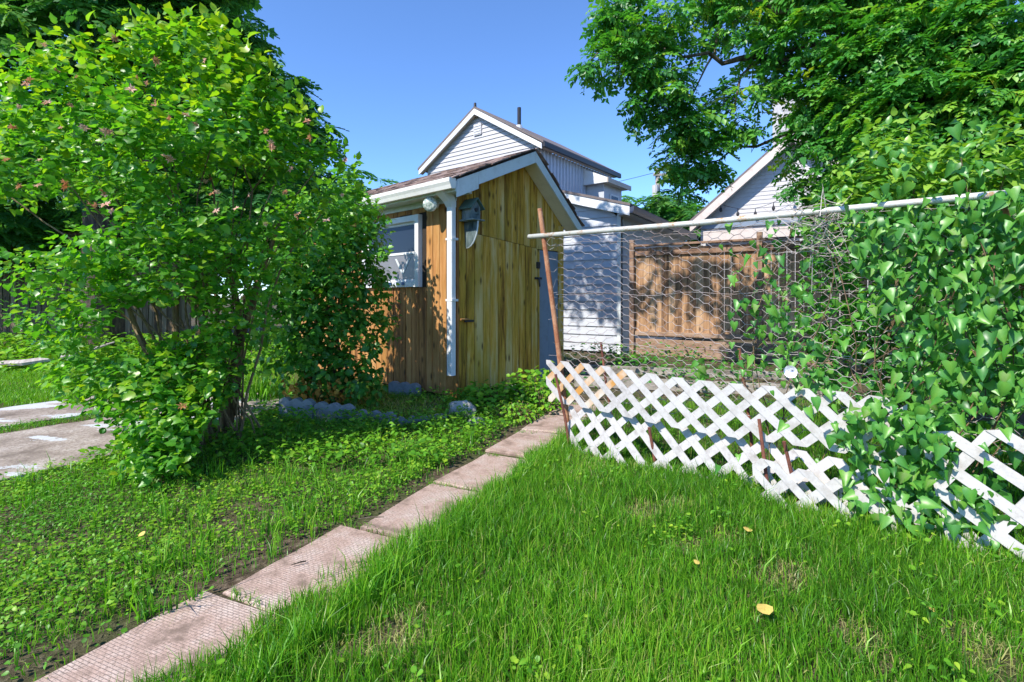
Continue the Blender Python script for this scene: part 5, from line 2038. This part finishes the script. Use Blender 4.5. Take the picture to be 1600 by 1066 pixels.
for _ in range(46):
    t0 = random.uniform(1.5, 3.9)
    z0, z1 = random.uniform(0, .5), random.uniform(1.0, 2.2)
    pts = [Lp(t0 + .12 * math.sin(f * 5 + t0 * 9) + .1 * f, random.gauss(.0, .03), z0 + (z1 - z0) * f) for f in np.linspace(0, 1, 9)]
    g.tube(pts, .0035, 4, cap=False)
g.build('stems', M['stem'], iv)
# strands that climb the netting further left
g = G()
SP, ST, SN = [], [], []
for (x, y0, y1) in [(1160, 600, 470), (1215, 560, 400), (1235, 620, 430), (1190, 520, 470), (1100, 600, 560)]:
    for f in np.linspace(0, 1, 9):
        yy = y0 + (y1 - y0) * f
        r_ = (x - 800) / F
        tt = (LB.x - r_ * LB.y) / (r_ * LD.y - LD.x)
        p = Lp(tt, .0, 0)
        zz = EYE + (HOR - yy) * p.y / F
        c = Lp(tt + random.gauss(0, .03), random.gauss(.03, .03), zz)
        SP.append(c)
        SN.append(LN + Zv * .5 + Vector((random.gauss(0, .35), random.gauss(0, .35), random.gauss(0, .3))))
        ST.append(Vector((random.gauss(0, .5), random.gauss(0, .3), -1)))
SP, SN, ST = np.array(SP), np.array(SN), np.array(ST)
foliage(iv, T_IVY, SP, basis(ST, SN), rng.uniform(.05, .09, len(SP)), np.clip(rng.normal(.5, .2, len(SP)), 0, .9), M['ivy'], 0)
# bindweed trumpet flower
fc = at(1240, 579, 3.30) + LN * .06
V = [tuple(fc - LN * .05)]
for r_, d_ in ((.012, -.02), (.030, .012), (.040, .018)):
    for k in range(14):
        a = 2 * math.pi * k / 14
        xa = LD * math.cos(a) + Zv * math.sin(a)
        V.append(tuple(fc + xa * r_ + LN * d_))
Fs = [(0, 1 + (k + 1) % 14, 1 + k) for k in range(14)]
for q_ in range(2):
    for k in range(14):
        Fs.append((1 + q_ * 14 + k, 1 + q_ * 14 + (k + 1) % 14, 1 + (q_ + 1) * 14 + (k + 1) % 14, 1 + (q_ + 1) * 14 + k))
obj('flower', V, Fs, M['petal'], iv, smooth=True)
# grey dead twigs tangled in the netting
g = G()
for _ in range(95):
    p = at(random.uniform(1235, 1330), random.uniform(322, 402), 3.30) + Vector((0, random.gauss(0, .05), 0))
    d = Vector((random.gauss(0, 1), random.gauss(0, .6), random.gauss(.1, .7))).normalized()
    L = random.uniform(.08, .26)
    g.tube([p, p + d * L * .5 + Vector((0, 0, random.gauss(0, .015))), p + d * L], [.0030, .0022, .0012], 3, cap=False)
g.build('dead_twigs', M['twig'], iv)

# shrub mass behind the bindweed
sh = thing('overgrown_shrub', 'dark leafy shrub filling the space behind the bindweed', 'shrub', (4.1, 5.2, 0))
SCL = []
for (x, y, Yd, r, w) in [(1330, 380, 5.0, 70, 1), (1430, 380, 4.9, 90, 1), (1530, 400, 4.7, 100, 1), (1330, 480, 5.0, 70, 1), (1420, 500, 4.8, 90, 1), (1540, 520, 4.6, 110, 1), (1620, 450, 4.6, 110, 1),
                         (1280, 540, 5.2, 50, .8), (1350, 570, 4.9, 70, 1), (1460, 600, 4.6, 90, 1), (1560, 640, 4.3, 100, 1), (1290, 430, 5.2, 45, .7), (1240, 480, 5.6, 40, .5), (1400, 300, 5.0, 70, .8), (1500, 310, 4.9, 80, .8)]:
    SCL.append((at(x, y, Yd), r * Yd / F, w))
P, D = in_clumps(SCL, 1500, 2.6)
Pl3, Rl3, Sl3, Tl3 = sprays(P, D * .8 + np.array([-.3, -.3, .3]), 5, .18, .085, .3, .8, .42, (.05, .6), .35)
ok = (Pl3[:, 2] > .03) & (lat_n(Pl3[:, 0], Pl3[:, 1]) < -.12)
foliage(sh, T_OVAL + T_IVY[:1], Pl3[ok], Rl3[ok], Sl3[ok], Tl3[ok], M['vine'])
for c, r, w in SCL:
    G().tube(stem_path((4.1 + random.gauss(0, .2), 5.4 + random.gauss(0, .15), 0), c, .2, 6, .03, .4), taper(.022, .006, 7), 5).build('stem', M['stem'], sh)

# pale leaved lilac above the pipe
li = thing('lilac_shrub', 'pale green lilac shrub rising above the pipe at the right', 'shrub', (3.7, 4.6, 0))
LCL = []
for (x, y, Yd, r, w) in [(1385, 245, 4.4, 42, 1.2), (1430, 260, 4.4, 45, 1.1), (1360, 285, 4.4, 45, 1), (1460, 290, 4.4, 50, 1), (1400, 310, 4.3, 55, 1), (1330, 320, 4.5, 40, .8), (1520, 290, 4.3, 50, 1), (1580, 250, 4.2, 55, 1), (1590, 300, 4.1, 50, 1)]:
    LCL.append((at(x, y, Yd), r * Yd / F, w))
P, D = in_clumps(LCL, 330, 2.6)
Pl4, Rl4, Sl4, Tl4 = sprays(P, D * .7 + np.array([-.1, -.2, .6]), 6, .18, .098, .35, .8, .4, (.35, .95), .3)
foliage(li, T_OVAL, Pl4, Rl4, Sl4, Tl4, M['lilac'])
for c, r, w in LCL:
    G().tube(stem_path((3.75 + random.gauss(0, .15), 4.7 + random.gauss(0, .1), 0), c, .12, 6, .03, .4), taper(.022, .006, 7), 5).build('stem', M['stem'], li)

# ================================================================== TREES
def comp_tree(root, clumps, nsp, per, size, mat, tpl, nparts, tint=(.1, .7), droop=.35, keep=None):
    P, D = in_clumps(clumps, nsp, 2.3, .8)
    if keep is not None:
        k = keep(P)
        P, D = P[k], D[k]
    N = len(P)
    Ps, tips, nr, S_, T_ = [], [], [], [], []
    st = rng.uniform(tint[0], tint[1], N)
    ph = rng.uniform(0, 6.28, N)
    for j in range(per):
        a = ph + j * 2.4
        out = np.stack([np.cos(a), np.sin(a), np.full(N, .15)], 1) + D * .5
        Ps.append(P + rng.normal(size=(N, 3)) * .03)
        tips.append(out + np.array([0, 0, -droop]) + rng.normal(size=(N, 3)) * .2)
        nr.append(np.array([0, 0, .8]) + D * .6 + rng.normal(size=(N, 3)) * .35)
        S_.append(size * rng.uniform(.65, 1.3, N))
        T_.append(np.clip(st + rng.normal(size=N) * .12, 0, 1))
    foliage(root, tpl, np.concatenate(Ps), basis(np.concatenate(tips), np.concatenate(nr)), np.concatenate(S_), np.concatenate(T_), mat, nparts)


# big compound leaved tree on the right
rt = thing('spreading_tree', 'large tree with feathery compound leaves spreading over the right side', 'tree', (6.6, 7.6, 0))
RCL = []
for (x, y, Yd, r, w) in [(935, 95, 7.2, 36, .9), (975, 55, 7.2, 45, 1), (960, 15, 7.4, 45, 1), (1010, 100, 7.2, 42, 1), (1030, 40, 7.3, 50, .8), (1000, 165, 7.3, 28, .8), (1050, 145, 7.3, 42, .9), (1070, 95, 7.5, 36, .6),
                         (1060, 205, 7.5, 36, .9), (1090, 180, 7.5, 40, .9), (1060, 255, 7.8, 32, .8), (1100, 245, 7.8, 45, 1), (1075, 300, 8.2, 32, .8), (1095, 285, 8.2, 22, .5), (1150, 30, 7.3, 50, .7), (1110, -20, 7.4, 60, .8),
                         (1150, 150, 7.5, 42, .8), (1165, 195, 7.6, 32, .7), (1200, 60, 7.3, 50, .9), (1215, 130, 7.3, 42, .6), (1262, 225, 7.2, 36, 1), (1270, 70, 7.0, 65, 1.1), (1290, 160, 7.0, 60, 1.1),
                         (1268, 295, 7.4, 34, 1), (1310, 240, 6.8, 60, 1.1), (1350, 100, 6.6, 80, 1.2), (1370, 190, 6.4, 70, 1.2), (1330, 300, 6.6, 50, 1), (1440, 60, 6.2, 90, 1.2), (1450, 160, 6.0, 85, 1.3), (1420, 240, 6.0, 60, 1.1),
                         (1540, 60, 5.8, 95, 1.2), (1560, 160, 5.6, 85, 1.2), (1520, 230, 5.8, 70, 1.1), (1620, 120, 5.6, 100, 1), (1500, -30, 6.2, 90, 1), (1380, -30, 6.6, 90, 1), (1260, -40, 7.0, 80, 1), (1610, 230, 5.6, 70, 1),
                         (1300, 340, 7.0, 40, .8), (1590, 330, 5.6, 70, .8)]:
    RCL.append((at(x, y, Yd), r * Yd / F, w))
RCL += [(Vector(c) + Vector((.5, 1.3, .1)), r, w * .10) for c, r, w in RCL[24:]]
RCL += [(Vector((5.5, 7.5, 6.2)), 1.2, .7), (Vector((4.2, 7.8, 6.4)), 1.0, .6), (Vector((6.6, 7.2, 6.8)), 1.3, .7), (Vector((5.0, 7.4, 7.0)), 1.0, .5)]
comp_tree(rt, RCL, 1650, 6, .25, M['walnut'], T_COMP, 300, (.1, .75), .45)
trunk0 = Vector((6.6, 7.6, 0))
G().tube([trunk0, trunk0 + Vector((-.05, 0, 1.4)), trunk0 + Vector((-.3, -.05, 2.8)), trunk0 + Vector((-.5, -.1, 4.2)), trunk0 + Vector((-.6, -.2, 6.0))], [.26, .22, .19, .15, .08], 10).build('trunk', M['bark'], rt)
fork = trunk0 + Vector((-.3, -.05, 2.8))
fork2 = trunk0 + Vector((-.5, -.1, 4.2))
for path, r0 in [([fork, Vector((5.0, 7.4, 4.6)), at(1180, 90, 7.3), at(1110, 95, 7.3), at(1000, 60, 7.2)], .085), ([fork2, at(1330, 60, 7.0), at(1170, 100, 7.35), at(1145, 180, 7.5)], .05),
                 ([fork2, at(1250, 10, 7.0), at(1135, 10, 7.3), at(1105, 90, 7.4), at(1080, 160, 7.5)], .05), ([fork, at(1400, 200, 6.6), at(1300, 180, 7.0), at(1180, 230, 7.6), at(1090, 260, 7.9)], .06),
                 ([fork2, at(1500, 60, 6.0), at(1450, 120, 5.9)], .06), ([fork2, Vector((4.8, 7.6, 5.8)), Vector((3.2, 7.8, 6.1)), Vector((2.2, 7.8, 6.0))], .07), ([fork, at(1560, 200, 5.7), at(1520, 120, 5.8)], .05), ([fork, at(1480, 260, 6.2), at(1350, 290, 6.6)], .045)]:
    pp = [Vector(p) for p in path]
    out = []
    for a, b in zip(pp[:-1], pp[1:]):
        for f in (0, .33, .66):
            out.append(a.lerp(b, f) + Vector((random.gauss(0, .05), random.gauss(0, .05), random.gauss(0, .05))))
    out.append(pp[-1])
    G().tube(out, taper(r0, .008, len(out)), 7).build('branch', M['bark'], rt)
for _ in range(60):
    c, r, w = random.choice(RCL[:36])
    a = Vector(c) + Vector((random.gauss(.15, .1), random.gauss(0, .12), random.gauss(.08, .08)))
    b = Vector(c) + Vector((random.gauss(-.08, .1), random.gauss(0, .1), random.gauss(-.08, .08)))
    G().tube(stem_path(a, b, .1, 4, .03, .3), taper(.011, .004, 5), 4).build('twig', M['bark'], rt)

# tall tree behind the big bush (left)
lt = thing('tall_tree', 'tall dark tree whose crown slopes down behind the big bush', 'tree', (-9.2, 11.5, 0))
TCL = []
for (x, y, Yd, r, w) in [(330, 10, 11, 55, 1), (270, 40, 11, 80, 1), (370, 70, 11, 55, 1.1), (400, 120, 11, 50, 1.1), (440, 140, 11.2, 42, 1), (460, 175, 11.2, 45, 1), (490, 210, 11.4, 32, 1), (500, 250, 11.6, 30, .8), (430, 190, 11, 55, .9), (200, 20, 10.5, 90, .9), (330, 100, 11, 70, .9),
                         (90, 40, 10.5, 90, .8), (0, 60, 10.5, 100, .8), (300, -70, 11, 90, .8), (180, -90, 10.5, 110, .8), (40, -80, 10.5, 110, .8), (250, 150, 11.5, 90, .7), (100, 180, 11.5, 100, .7), (380, 230, 11.8, 80, .7), (0, 220, 11.5, 100, .7), (200, 280, 12, 100, .7), (320, 320, 12, 90, .6), (450, 300, 12, 60, .6), (-60, 330, 12, 110, .7), (60, 330, 13.5, 100, .7)]:
    TCL.append((at(x, y, Yd), r * Yd / F, w))
TCL += [(Vector((-2.6, 8.6, 8.5)), 1.3, .17), (Vector((-1.6, 8.0, 8.2)), 1.1, .15), (Vector((-3.6, 9.2, 8.8)), 1.2, .25), (Vector((-.3, 7.1, 7.7)), 1.0, .09), (Vector((.7, 6.6, 7.4)), .9, .09), (Vector((-5, 10.3, 9.2)), 1.3, .8), (Vector((-6.4, 10.8, 9.2)), 1.4, .8)]  # unseen crown clumps overhead, added to throw dappled shade on outbuilding and plank fence
comp_tree(lt, TCL, 2100, 6, .36, M['backtree'], T_COMP_LOW, 300, (.1, .8), .4)
G().tube([(-9.2, 11.5, 0), (-9.1, 11.4, 3), (-8.9, 11.0, 6), (-8.6, 10.8, 9)], [.42, .36, .30, .2], 10).build('trunk', M['bark'], lt)
G().tube([(-9.1, 11.4, 3.5), (-8.2, 11, 5.5), (-7.4, 10.8, 8)], [.22, .18, .08], 8).build('branch', M['bark'], lt)
G().tube([(-8.9, 11.0, 6), (-7.0, 10.6, 7.6), (-5.0, 10.2, 8.8), (-2.6, 8.7, 8.6), (-1.4, 8.0, 8.3), (-.2, 7.1, 7.8), (.9, 6.5, 7.5)], [.2, .14, .09, .05, .035, .02, .008], 8).build('branch', M['bark'], lt)  # limb run on out of view to carry the added shading clumps
for c, r, w in TCL[:22]:
    G().tube(stem_path((-8.9, 11.2, 4.0 + random.uniform(0, 3)), c, .15, 6, .06, .3), taper(.07, .012, 7), 5).build('branch', M['bark'], lt)

# background trees that close the view
def back_tree(loc, h, r, label, n, size, name='background_tree'):
    root = thing(name, label, 'tree', loc, 'trees beyond the gardens')
    x, y, _ = loc
    cl = []
    for _ in range(9):
        a = random.uniform(0, 6.28)
        f = random.uniform(.1, .75)
        cl.append((Vector((x + r * f * math.cos(a), y + r * f * math.sin(a), h * random.uniform(.35, .85))), r * random.uniform(.4, .6), 1))
    comp_tree(root, cl, n, 5, size, M['backtree'], T_COMP_LOW, 0, (.1, .8), .4)
    G().tube([(x, y, 0), (x, y, h * .4), (x + .2, y, h * .8)], [r * .09, r * .07, .04], 8).build('trunk', M['bark'], root)
    for c, q_, w in cl[:6]:
        G().tube(stem_path((x, y, h * random.uniform(.25, .5)), c, .1, 5, .05, .3), taper(r * .035, .02, 6), 5).build('branch', M['bark'], root)


back_tree((7.0, 27, 0), 7.2, 2.3, 'green tree behind the utility pole between the rooftops', 420, .55)
back_tree((9.2, 25.5, 0), 6.6, 2.0, 'bushy tree just left of the white gabled house', 360, .5)
back_tree((-13, 19, 0), 8, 3.8, 'broad tree beyond the old fence at far left', 600, .6)
back_tree((-14.5, 15.2, 0), 4.2, 2.0, 'low dark tree directly behind the old fence trellis', 420, .45)
back_tree((-11, 15.4, 0), 4.4, 2.2, 'low leafy tree behind the right end of the old fence', 420, .45)
back_tree((-19, 17, 0), 7.5, 3.6, 'rounded tree beyond the left end of the old fence', 500, .6)
back_tree((-7.5, 20, 0), 6.5, 3.4, 'low spreading tree hidden behind the big bush', 500, .6)
back_tree((13.5, 15, 0), 9, 4.2, 'dense tree behind the right end of the plank fence', 700, .6)
back_tree((10.5, 9.5, 0), 6.5, 2.8, 'leafy tree behind the spreading tree at far right', 500, .5)
